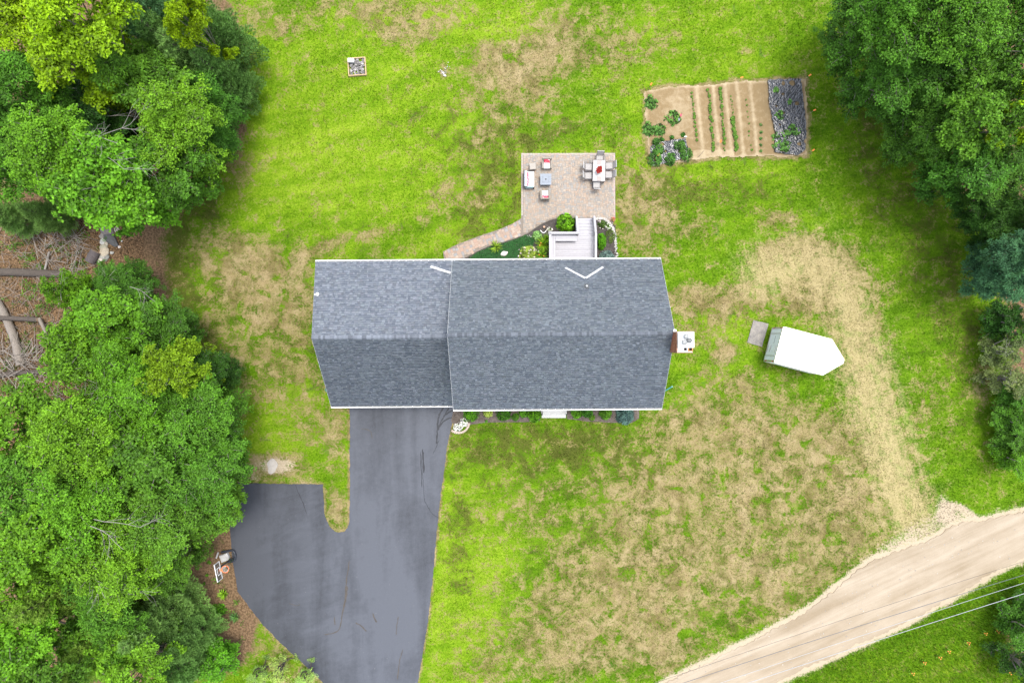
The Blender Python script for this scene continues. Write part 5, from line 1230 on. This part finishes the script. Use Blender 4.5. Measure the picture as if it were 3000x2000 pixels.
for i in range(len(pth)-1):
    a, b = Vector((*W(*pth[i]),0)), Vector((*W(*pth[i+1]),0)); d = b-a; MB().box((a+b)/2-o0+Vector((0,0,.07)),(d.length-.012,.15,.15),rz=math.atan2(d.y,d.x),ch=.02).build('block',EDG,t)
# clumps on the bare ground by the hoop
strap_plant('grass_clump','arching green grass clump below the basketball hoop',655,1739,17,.55,(.17,.32,.02),n=90); strap_plant('iris_clump','blue-green spiky clump near the driveway',688,1807,17,.5,(.10,.22,.06),n=80,w=.02)
dome_plant('fern_patch','low bright green patch on the bare ground',637,1788,27,.35,(.085,.25,.012),'plant',n=80,count=18,L0=.08,W0=.05,spr=.13,sq=.8)
for i,(px,py,r) in enumerate(((611,1647,7),(597,1709,5),(587,1769,7),(642,1846,7),(622,1851,5),(605,1685,5))):
    dome_plant('weed',('weed just left of the basketball backboard','weed below and left of the backboard','weed left of the low bright patch','weed below the low bright patch','small weed at the bottom left of the bare ground','weed near the backboard\'s lower corner')[i],px,py,r,.2,(.09,.26,.012),'plant',n=14,count=10,L0=.06,W0=.04,spr=.08,group='weeds on the bare ground')

# ------------------------------------------------------------------ vegetable garden
def soil():
    gpx = [p for p in GARDEN]; xs = [p[0] for p in gpx]; ys = [p[1] for p in gpx]; gx = np.arange(min(xs)-.1,max(xs)+.1,.06); gy = np.arange(min(ys)-.1,max(ys)+.1,.06); X,Y = np.meshgrid(gx,gy); x,y = X.ravel(),Y.ravel()
    poly = jitter_poly(GARDEN,.2,.05,8); ins = inpoly(x,y,poly); px = 1500+x*S(0); py = 1000-y*S(0)
    tops = np.array([2026,2075,2110,2145,2185]); sk = (py-262)*.10; z = np.full(x.shape,.03); pale = np.zeros_like(x)
    for t0 in tops:
        d = px-(t0+14)-sk; z += .05*np.exp(-(d/7)**2); pale += .75*np.exp(-((d)/6)**2)
        z -= .03*np.exp(-((d+20)/10)**2)
    edge = np.clip(poly_dist(x,y,GARDEN)/.25,0,1); pale = np.clip(pale+(1-edge)*.9+ ((py>440)&(px>2030)&(px<2150))*.6+np.exp(-((px-1990)/45)**2-((py-330)/70)**2)*.5,0,1.2); z = z*edge+.004
    i = np.arange(len(x)).reshape(X.shape); f = np.stack([i[:-1,:-1],i[:-1,1:],i[1:,1:],i[1:,:-1]],-1).reshape(-1,4); f = f[ins[f].all(1)]
    m = bpy.data.materials.new('garden_soil'); nt = nodes(m); P = nt.nodes.new('ShaderNodeNewGeometry').outputs['Position']; g = noise(nt,P,22,4,.8); b = noise(nt,P,2.2,6,.65,.4)
    fac = mathn(nt,'ADD',attr(nt,'pale').outputs['Fac'],mathn(nt,'MULTIPLY',mathn(nt,'SUBTRACT',b,.5),2.0)); fac = mathn(nt,'ADD',fac,mathn(nt,'MULTIPLY',mathn(nt,'SUBTRACT',g,.5),.8),clamp=True)
    finish(nt,mixc(nt,fac,(.225,.16,.082),(.39,.31,.195)),.95,g,.8,.03,spec=.1)
    o = link('garden_soil',mesh_np('garden_soil',np.stack([x,y,z],1),f,{'pale':pale},m,True)); o['kind'] = 'structure'
soil()
def plastic(label, poly_px, seed, z0=.05):
    g = np.random.default_rng(seed); P2 = G(poly_px); xs = [p[0] for p in P2]; ys = [p[1] for p in P2]; gx = np.arange(min(xs),max(xs),.035); gy = np.arange(min(ys),max(ys),.035); X,Y = np.meshgrid(gx,gy); x,y = X.ravel(),Y.ravel(); ins = inpoly(x,y,jitter_poly(P2,.15,.03,seed))
    z = z0+.0*x; u = x+.25*np.sin(y*.9)+.12*np.sin(y*2.3+1)
    for k in range(9): w = g.uniform(6,26); a = g.uniform(-.55,.55); z += .020*np.abs(np.sin((u*math.cos(a)+y*math.sin(a))*w+g.uniform(0,6)+2.2*np.sin(y*g.uniform(.6,2.5)+x*g.uniform(-2,2)+g.uniform(0,6))))
    z += .012*np.sin(x*5+y*3)*np.sin(y*4)
    i = np.arange(len(x)).reshape(X.shape); f = np.stack([i[:-1,:-1],i[:-1,1:],i[1:,1:],i[1:,:-1]],-1).reshape(-1,4); f = f[ins[f].all(1)]
    # torn and dirt-filled holes
    hole = np.zeros(len(x),bool)
    for _ in range(12):
        hx,hy = g.uniform(min(xs),max(xs)),g.uniform(min(ys),max(ys)); r = g.uniform(.05,.16); hole |= ((x-hx)**2+((y-hy)*g.uniform(.7,1.3))**2 < r*r)
    f = f[~hole[f].any(1)]
    m = _M.get('black_plastic')
    if m is None:
        m = bpy.data.materials.new('black_plastic'); nt = nodes(m); Pn = nt.nodes.new('ShaderNodeNewGeometry').outputs['Position']; n = noise(nt,Pn,3,6,.7,.5); q = noise(nt,Pn,14,3,.6)
        finish(nt,mixc(nt,mathn(nt,'MULTIPLY_ADD',n,4,-2.3,clamp=True),(.022,.024,.029),(.10,.094,.088)),.16,q,.6,.04,spec=1.0); _M['black_plastic'] = m
    o = link('plastic_mulch',mesh_np('plastic_mulch',np.stack([x,y,z],1),f,None,m,True)); tag(o,label,'plastic sheet'); return o
plastic('wrinkled black plastic sheet at the right end of the garden',[(2247,235),(2300,233),(2345,232),(2352,290),(2358,350),(2361,410),(2358,440),(2338,458),(2300,453),(2264,447),(2268,400),(2262,360),(2252,310),(2248,270)],5)
plastic('small black plastic sheet in the lower left of garden',[(1903,428),(1940,416),(2008,406),(2016,440),(2018,462),(1960,477),(1908,488)],6)
for i,(px,py,r,lab) in enumerate(((1913,297,22,'squash plant at the upper left of garden'),(1971,345,23,'squash plant beside the red tool'),(1907,375,22,'squash plant at the left edge of garden'),(1935,378,20,'squash plant next to the left edge one'),(2286,336,16,'squash plant halfway down the right plastic'),(2274,262,9,'small squash plant at the top of right plastic'),(2315,298,7,'smallest squash plant on the right plastic'),(2290,410,30,'largest squash plant on the right plastic'),(2325,382,24,'squash plant right of the largest one'),(2300,430,20,'squash plant at the bottom of right plastic'))):
    dome_plant('squash_plant',lab,px,py,r*1.2,.42,(.10,.235,.05),'vegetable',n=max(10,int(r*1.6)),count=7,L0=.16,W0=.15,spr=.14,group='squash plants')
for i,(px,py,r,lab) in enumerate(((1930,437,20,'tomato bush at the upper left of small plastic'),(1922,463,23,'tomato bush at the lower left corner of garden'),(1966,463,20,'tomato bush at the bottom middle of small plastic'),(1993,424,19,'tomato bush at the upper right of small plastic'),(2012,450,22,'tomato bush at the lower right of small plastic'),(1925,412,11,'small pale bush above the small plastic'))):
    dome_plant('tomato_plant',lab,px,py,r*1.12,.75,(.075,.20,.035),'vegetable',n=60,count=18,L0=.10,W0=.05,spr=.14,group='tomato plants')
for px,py,lab in ((1940,407,'dark marigold left of the row above the plastic'),(1969,402,'dark marigold in the middle above the plastic'),(2002,394,'dark marigold right above the plastic')):
    dome_plant('marigold',lab,px,py,9,.3,(.045,.16,.02),'flower',n=26,count=14,L0=.06,W0=.04,spr=.08,group='marigolds in the garden')
for k,(py,) in enumerate(((365,),(387,),(405,),(424,),(442,))):
    dome_plant('pepper_plant','pepper seedling number %s from the top, beside the right plastic'%('one','two','three','four','five')[k],2230,py,6,.25,(.10,.22,.06),'vegetable',n=12,count=9,L0=.07,W0=.04,spr=.07,group='pepper seedlings')
# seedlings along five rows
sd0 = dome_plant('bean_seedling','x',2026,275,4.6,.16,(.12,.25,.04),'vegetable',n=9,count=7,L0=.07,W0=.055,spr=.065)
sd0['group'] = 'bean seedlings'; first = True
ORD = 'topmost second third fourth fifth sixth seventh eighth ninth tenth eleventh twelfth thirteenth fourteenth fifteenth sixteenth seventeenth eighteenth nineteenth twentieth twenty-first twenty-second twenty-third twenty-fourth'.split()
names = ('first','second','third','fourth','fifth')
for ri,(xa,ya,xb,yb,n,big) in enumerate(((2026,275,2042,414,20,.9),(2075,264,2089,442,24,1.0),(2110,261,2122,440,24,1.05),(2141,285,2157,440,22,1.45),(2184,288,2200,440,9,.7))):
    for i in range(n):
        f = (i+random.uniform(-.3,.3))/(n-1); px = xa+(xb-xa)*f+random.gauss(0,1.2); py = ya+(yb-ya)*f; s = big*random.uniform(.55,1.3)
        if ri == 3 and f < .35: s *= .4
        lab = '%s young bean plant from the top in the %s crop row from the left' % (ORD[i], names[ri]); loc = (*W(px,py),.05)
        if first: sd0.location = loc; sd0['label'] = lab; sd0.scale = (s,s,s); first = False
        else: dup(sd0, loc, random.uniform(0,6), (s,s,s), lab, 'bean seedlings in row %d' % (ri+1))
# stakes and flags
OR = pm('orange_flag',(.80,.24,.05),.6)
for px,py,a,lab in ((2360,232,40,'orange flag stake at the top right garden corner'),(2373,332,25,'orange flag stake right of the garden'),(2370,449,40,'orange flag stake at the lower right garden corner'),(2162,237,20,'orange flag stake above the garden rows'),(2104,425,80,'orange marker in the third crop row'),(1901,259,60,'orange marker at the upper left garden corner'),(1922,463,60,'orange marker among the tomato bushes')):
    t = thing('marker_flag',lab,'flag',(*W(px,py),.0),R(a),'orange marker flags'); MB().tube([(0,0,0),(.05,0,.55)],.008,5).build('stake',PALE,t); MB().box((.12,0,.52),(.20,.02,.11),M=Matrix.Rotation(R(55),4,'X')).build('flag',OR,t)
t = thing('garden_tool','red-handled garden tool standing by the squash','tool',(*W(1990,345),.05),R(70)); MB().tube([(-.22,0,.1),(.22,0,.42)],.016,6).build('handle',DKM,t); MB().box((.05,.0,.36),(.16,.14,.05),ch=.01).build('grip',pm('red_plastic',(.62,.03,.08),.4),t); MB().box((-.2,0,.12),(.2,.13,.07),ch=.01).build('blade',pm('tool_grey',(.22,.24,.27),.5),t)
t = thing('garden_stake','thin dark stake lying at the bottom of the garden','stake',(*W(2053,452),.06),R(47)); MB().tube([(-.35,0,0),(.3,0,.12)],.012,5).build('rod',DKM,t)
WS = pm('white_brick',(.7,.67,.63),.85)
for px,py,lab in ((1914,484,'pale brick weighing down the lower left plastic corner'),(2007,402,'pale brick at the upper plastic corner'),(2338,248,'pale board at the top right plastic corner'),(2263,248,'pale board at the top left of right plastic')):
    o = MB().box((0,0,.05),(.2,.1,.07),ch=.01).build('brick_weight',WS); o.location = (*W(px,py),.06); o.rotation_euler = (0,0,random.uniform(-.3,.3)); tag(o,lab,'brick')

# ------------------------------------------------------------------ trailer
TW = pm('trailer_white',(.82,.82,.82),.35,.03,3,.02); TD = pm('trailer_door',(.62,.69,.70),.4,.05,3,.03); ALU = pm('aluminium',(.48,.47,.43),.35,.15,9,.1,metal=.7); BLK = pm('tyre_rubber',(.018,.018,.018),.85); LR = pm('red_lens',(.32,.015,.02),.25)
zt, zb = 2.6, .55; TA = math.atan2(-36.5,139.6)
pts = [Vector(W(px,py,zt)) for px,py in ((2298,958),(2437.6,994.3),(2468,1053),(2466.5,1061),(2411,1097),(2270,1061))]
org = (pts[0]+pts[5])/2; trl = thing('cargo_trailer','white enclosed cargo trailer with a pointed nose on the lawn','trailer',(org.x,org.y,0),TA)
loc2 = [Matrix.Rotation(-TA,2)@(p-org) for p in pts]; hw = 1.25; LB = loc2[1].x
out = [(0,hw),(LB,hw),(LB+1.15,.12),(LB+1.15,-.12),(LB,-hw),(0,-hw)]
MB().prism(out, zb, zt-.05).build('body', TW, trl)
ins = [(x*1.0+(.03 if x < .1 else 0), y*.985) for x,y in out]
MB().prism([(x-.01*(x>1), y) for x,y in ins], zt-.05, zt).build('roof_skin', TW, trl)
tr = MB()
for i in range(6):
    if i == 5: continue
    a, b = Vector((*out[i],zt-.055)), Vector((*out[i+1],zt-.055)); d = b-a; m = (a+b)/2; nn = Vector((d.y,-d.x,0)).normalized()
    tr.box(m-nn*.012,(d.length,.045,.07),rz=math.atan2(d.y,d.x))
tr.build('roof_trim', ALU, trl)
rd_ = MB().box((-.03,0,(zt+zb)/2-.02),(.05,2*hw-.2,zt-zb-.25)).build('rear_door', TD, trl)
rf = MB()
for y in (-hw+.06,hw-.06): rf.box((-.025,y,(zt+zb)/2),(.07,.12,zt-zb-.02))
rf.box((-.025,0,zt-.07),(.071,2*hw-.24,.12)).box((-.025,0,zb+.05),(.071,2*hw-.24,.1)); rf.build('rear_frame', ALU, trl)
for y in (-hw+.06,hw-.06):
    for z in (1.0,2.25): MB().lathe([(.05,0),(.05,.02),(.03,.03)],(0,0,0),12).build('tail_light',LR,trl).matrix_basis = Matrix.Translation((-.062,y,z))@Matrix.Rotation(R(-90),4,'Y')
for y in (-.8,.8): MB().tube([(-.075,y,zb+.15),(-.075,y,zt-.2)],.018,6).build('lock_bar',ALU,rd_)
hg = MB()
for z in (zb+.25,1.3,zt-.35): hg.box((-.075,-.3,z),(.03,.5,.05))
hg.build('hinge',ALU,rd_); MB().box((-.06,.35,1.65),(.008,.55,.05)).build('door_stripe',pm('grey_lettering',(.2,.22,.25),.6),rd_)
MB().box((1.35,-.05,zt+.035),(.11,.40,.07),ch=.02).box((1.46,-.28,zt+.015),(.3,.03,.03)).build('roof_vent',pm('vent_blue',(.50,.58,.64),.4),trl)
for s in (-1,1):
    for dx in (1.5,2.35):
        w = MB().lathe([(.18,-.1),(.33,-.1),(.35,-.05),(.35,.05),(.33,.1),(.18,.1)],(0,0,0),20).build('wheel',BLK,trl,True); w.matrix_basis = Matrix.Translation((dx,s*(hw-.14),.35))@Matrix.Rotation(R(90),4,'X')
        h = MB().lathe([(.19,-.08),(.19,.08),(.06,.1)],(0,0,0),14).build('rim',ALU,w)
    MB().box((1.92,s*(hw-.12),.74),(1.75,.2,.05)).build('fender',TD,trl)
MB().box((LB/2,0,zb-.06),(LB,2*hw-.5,.11)).tube([(LB,.8,.48),(LB+1.55,0,.48)],.05,6).tube([(LB,-.8,.48),(LB+1.55,0,.48)],.05,6).build('chassis',DKM,trl)
MB().tube([(LB+1.3,0,0),(LB+1.3,0,.9)],.04,8).build('jack',DKM,trl)
mt = [(2207,938),(2251,948),(2232,1016),(2189,1003)]
t = MB().prism(jitter_poly([Vector(W(*p))-Vector(W(2220,977)) for p in mt],.12,.008,2),.0,.03).build('ground_mat', (lambda: pm('worn_mat',(.175,.165,.16),.85,.22,2.4,.2,c2=(.27,.245,.21)))()); t.location = (*W(2220,977),.012); tag(t,'worn grey rubber mat behind the trailer','mat')

# ------------------------------------------------------------------ basketball hoop
bx, by = W(688,1631,.1); hoop = thing('basketball_hoop','portable basketball hoop at the left edge of driveway','basketball hoop',(bx,by,0))
O = Vector((bx,by,0)); BLKP = pm('black_plastic_base',(.03,.035,.045),.4,.2,8)
ring = smooth_path([tuple(Vector((*W(a,b,.15),.15))-O) for a,b in ((648,1617),(664,1614),(681,1612),(688,1622),(688,1636),(682,1643),(666,1645))],5)
MB().tube(ring,[.085]*len(ring),8).build('base',BLKP,hoop,True)
q = Vector((*W(657,1633,.25),0))-O
MB().box(q+Vector((0,0,.16)),(.62,.52,.30),rz=.35,ch=.05).box(q+Vector((.0,0,.33)),(.40,.46,.06),rz=.35,ch=.03).build('ballast',pm('pale_concrete',(.46,.45,.43),.9,.15,5),hoop)
q2 = Vector((*W(636,1626,.1),0))-O; MB().box(q2+Vector((0,0,.08)),(.10,.45,.12),rz=-.35,ch=.02).build('loose_block',pm('pale_concrete',None),hoop)
be = Vector((*W(646,1659,2.75),2.75))-O
MB().tube([(0,0,.05),tuple(be*.5+Vector((0,0,0))),tuple(be)],.05,8).build('pole',BLKP,hoop)
MB().tube([tuple(Vector((be.x*.3,be.y*.3,.9))),tuple(Vector((*W(668,1640,.3),.3))-O)],.025,6).build('brace',BLKP,hoop)
b0 = Vector((*W(641.5,1643.5,2.92),2.92))-O; b1 = Vector((*W(651.5,1692.5,2.92),2.92))-O; up = Vector((0,0,.76)); ex = (b1-b0).normalized(); nrm = Vector((0,0,1)).cross(ex).normalized()
if nrm.x < 0: nrm = -nrm
bl = (b1-b0).length; mid = (b0+b1)/2; rz = math.atan2(ex.y,ex.x)
def gl():
    m = bpy.data.materials.new('backboard_acrylic'); nt = nodes(m); p = nt.nodes.new('ShaderNodeBsdfPrincipled'); t = nt.nodes.new('ShaderNodeBsdfTransparent'); mx = nt.nodes.new('ShaderNodeMixShader'); mx.inputs[0].default_value = .42; p.inputs['Base Color'].default_value = (.08,.10,.09,1); p.inputs['Roughness'].default_value = .15; o = nt.nodes.new('ShaderNodeOutputMaterial')
    n = noise(nt,None,4); L(nt,mixc(nt,n,(.07,.09,.08),(.11,.12,.12)),p.inputs['Base Color']); L(nt,t.outputs[0],mx.inputs[1]); L(nt,p.outputs[0],mx.inputs[2]); L(nt,mx.outputs[0],o.inputs[0]); return m
bd = MB().box(mid+up*.5,(bl,.025,.76),rz=rz).build('backboard',gl(),hoop)
fr = MB()
for c,w,h in ((up*0,bl,.035),(up,bl,.035)): fr.box(mid+c,(w,.05,h),rz=rz)
for s in (-1,1): fr.box(mid+ex*(s*bl/2)+up*.5,(.035,.05,.76),rz=rz)
fr.build('board_frame',pm('white_frame',(.70,.70,.71),.5),bd)
sq = MB()
for c,w,h in ((Vector((0,0,.14)),.5,.045),(Vector((0,0,.52)),.5,.045)): sq.box(mid+c+nrm*.016,(w,.012,h),rz=rz)
for s in (-1,1): sq.box(mid+ex*(s*.228)+Vector((0,0,.33))+nrm*.016,(.045,.012,.34),rz=rz)
sq.build('target_square',WHITE,bd)
for k in (-1,1): MB().tube([tuple(mid+ex*k*.2-nrm*.02+up*.15),tuple(mid+ex*k*.2-nrm*.02+up*.9)],.02,5).build('back_bracket',BLKP,bd)
rc = mid+nrm*.37+Vector((0,0,.12)); ORM = pm('rim_orange',(.80,.20,.07),.45)
MB().tube([tuple(rc+Vector((.235*math.cos(a*math.pi/14),.235*math.sin(a*math.pi/14),0))) for a in range(29)],.022,6,cap=False).box(rc-nrm*.29,(.16,.14,.05),rz=rz).build('rim',ORM,hoop)
net = MB()
for i in range(12):
    for s in (-1,1):
        P3 = [tuple(rc+Vector((r_*math.cos(a),r_*math.sin(a),-z))) for r_,z,a in ((.23,0,i*math.pi/6),(.18,.14,i*math.pi/6+s*.26),(.15,.28,i*math.pi/6+s*.52),(.13,.40,i*math.pi/6+s*.6))]; net.tube(P3,.009,3,cap=False)
net.build('net',pm('net_white',(.72,.72,.70),.8),hoop)

# ------------------------------------------------------------------ small things in the yard
o0 = Vector((*W(1047,198),0)); t = thing('stone_box','square wooden frame filled with grey stones in back lawn','planter box',(o0.x,o0.y,0),R(4)); WD = pm('pale_timber',(.52,.37,.22),.8,.15,7)
for c,d in (((0,.62,.1),(1.3,.06,.22)),((0,-.62,.1),(1.3,.06,.22)),((-.62,0,.1),(.06,1.18,.22)),((.62,0,.1),(.06,1.18,.22))): MB().box(c,d,ch=.01).build('board',WD,t)
mb = MB(); g = random.Random(12)
for i in range(150):
    vs, fs = rock_verts(g.uniform(.05,.12),(1,.8,.6),300+i%25,1); c = g.choice([.10,.15,.2,.27,.38]); d = Vector((g.uniform(-.54,.54),g.uniform(-.54,.54),g.uniform(.08,.16))); mb.add([v+d for v in vs],fs,(c,c*.95,c*.9))
o = mb.build('stones',pm('mixed_stone',None,.9,.2,9,attrcol='col'),t); o['kind'] = 'stuff'
q = thing('control_box','small pale metal box at the corner of the stone box','box',(*W(1027.5,176,.5),0),R(-3)); MB().box((0,0,.42),(.44,.28,.18),ch=.02).build('lid',pm('pale_metal',(.62,.60,.61),.5),q); MB().box((0,0,.17),(.36,.2,.34)).build('housing',pm('grey_box',(.36,.38,.40),.5),q)
cp = [((.36+.05*math.sin(3*a+1)+.03*math.sin(5*a))*math.cos(a), (.55+.06*math.sin(2*a))*math.sin(a)) for a in [i*.2244 for i in range(28)]]
cv = MB(); cv.prism(cp, -.02, .03); cv.prism([(x*.8,y*.82) for x,y in cp], .028, .06)
o = cv.build('concrete_cover',pm('pale_slab',(.40,.365,.32),.95,.14,5,.4)); o.location = (*W(797,1365),0); tag(o,'oval pale slab in the sandy patch beside the parking area','cover')
# power lines
for i,(a,b,h,r,c,lab) in enumerate((((1800,2040),(3200,1580),9.0,.008,(.05,.05,.055),'topmost thin wire crossing the dirt road'),((1800,2066),(3200,1622),8.3,.015,(.10,.11,.13),'dark power wire second from the top'),((1800,2106),(3200,1643),8.0,.013,(.36,.37,.39),'pale power wire third from the top'),((1800,2132),(3200,1675),7.6,.017,(.34,.35,.37),'lowest pale power wire over the road edge'))):
    p, q = W3(a[0],a[1],h), W3(b[0],b[1],h); e = (q-p); p = p-e*.5; q = q+e*.5; n = 40; P3 = [p.lerp(q,k/n)-Vector((0,0,.9*(1-(2*k/n-1)**2)-.7)) for k in range(n+1)]
    o = MB().tube(P3,r,5).build('power_wire',pm('wire_%d'%i,c,.5)); tag(o,lab,'wire')
# orange lilies in the rough at the lower right
for i,(px,py) in enumerate(sorted(((2830,1877),(2773,1902),(2747,1920),(2668,1966),(2916,1843),(2952,1964),(2702,1935),(2880,1850)))):
    t = strap_plant('lily',('leftmost','second','third','fourth','fifth','sixth','seventh','rightmost')[i]+' orange lily from the left in the rough below the road',px,py,9,.45,(.12,.26,.02),n=14,flowers=[(.06,.05,.5,0),(-.08,.02,.45,0),(.02,-.09,.48,0)],group='orange lilies below the road')
# rough tall grass along the lower right verge
cover('tall_grass','tall rough grass on the verge below the road',G([(2300,2010),(2420,1945),(2580,1875),(2740,1795),(2870,1720),(3010,1650),(3030,2020),(2300,2030)]),42000,(.115,.25,.012),.34,.014)
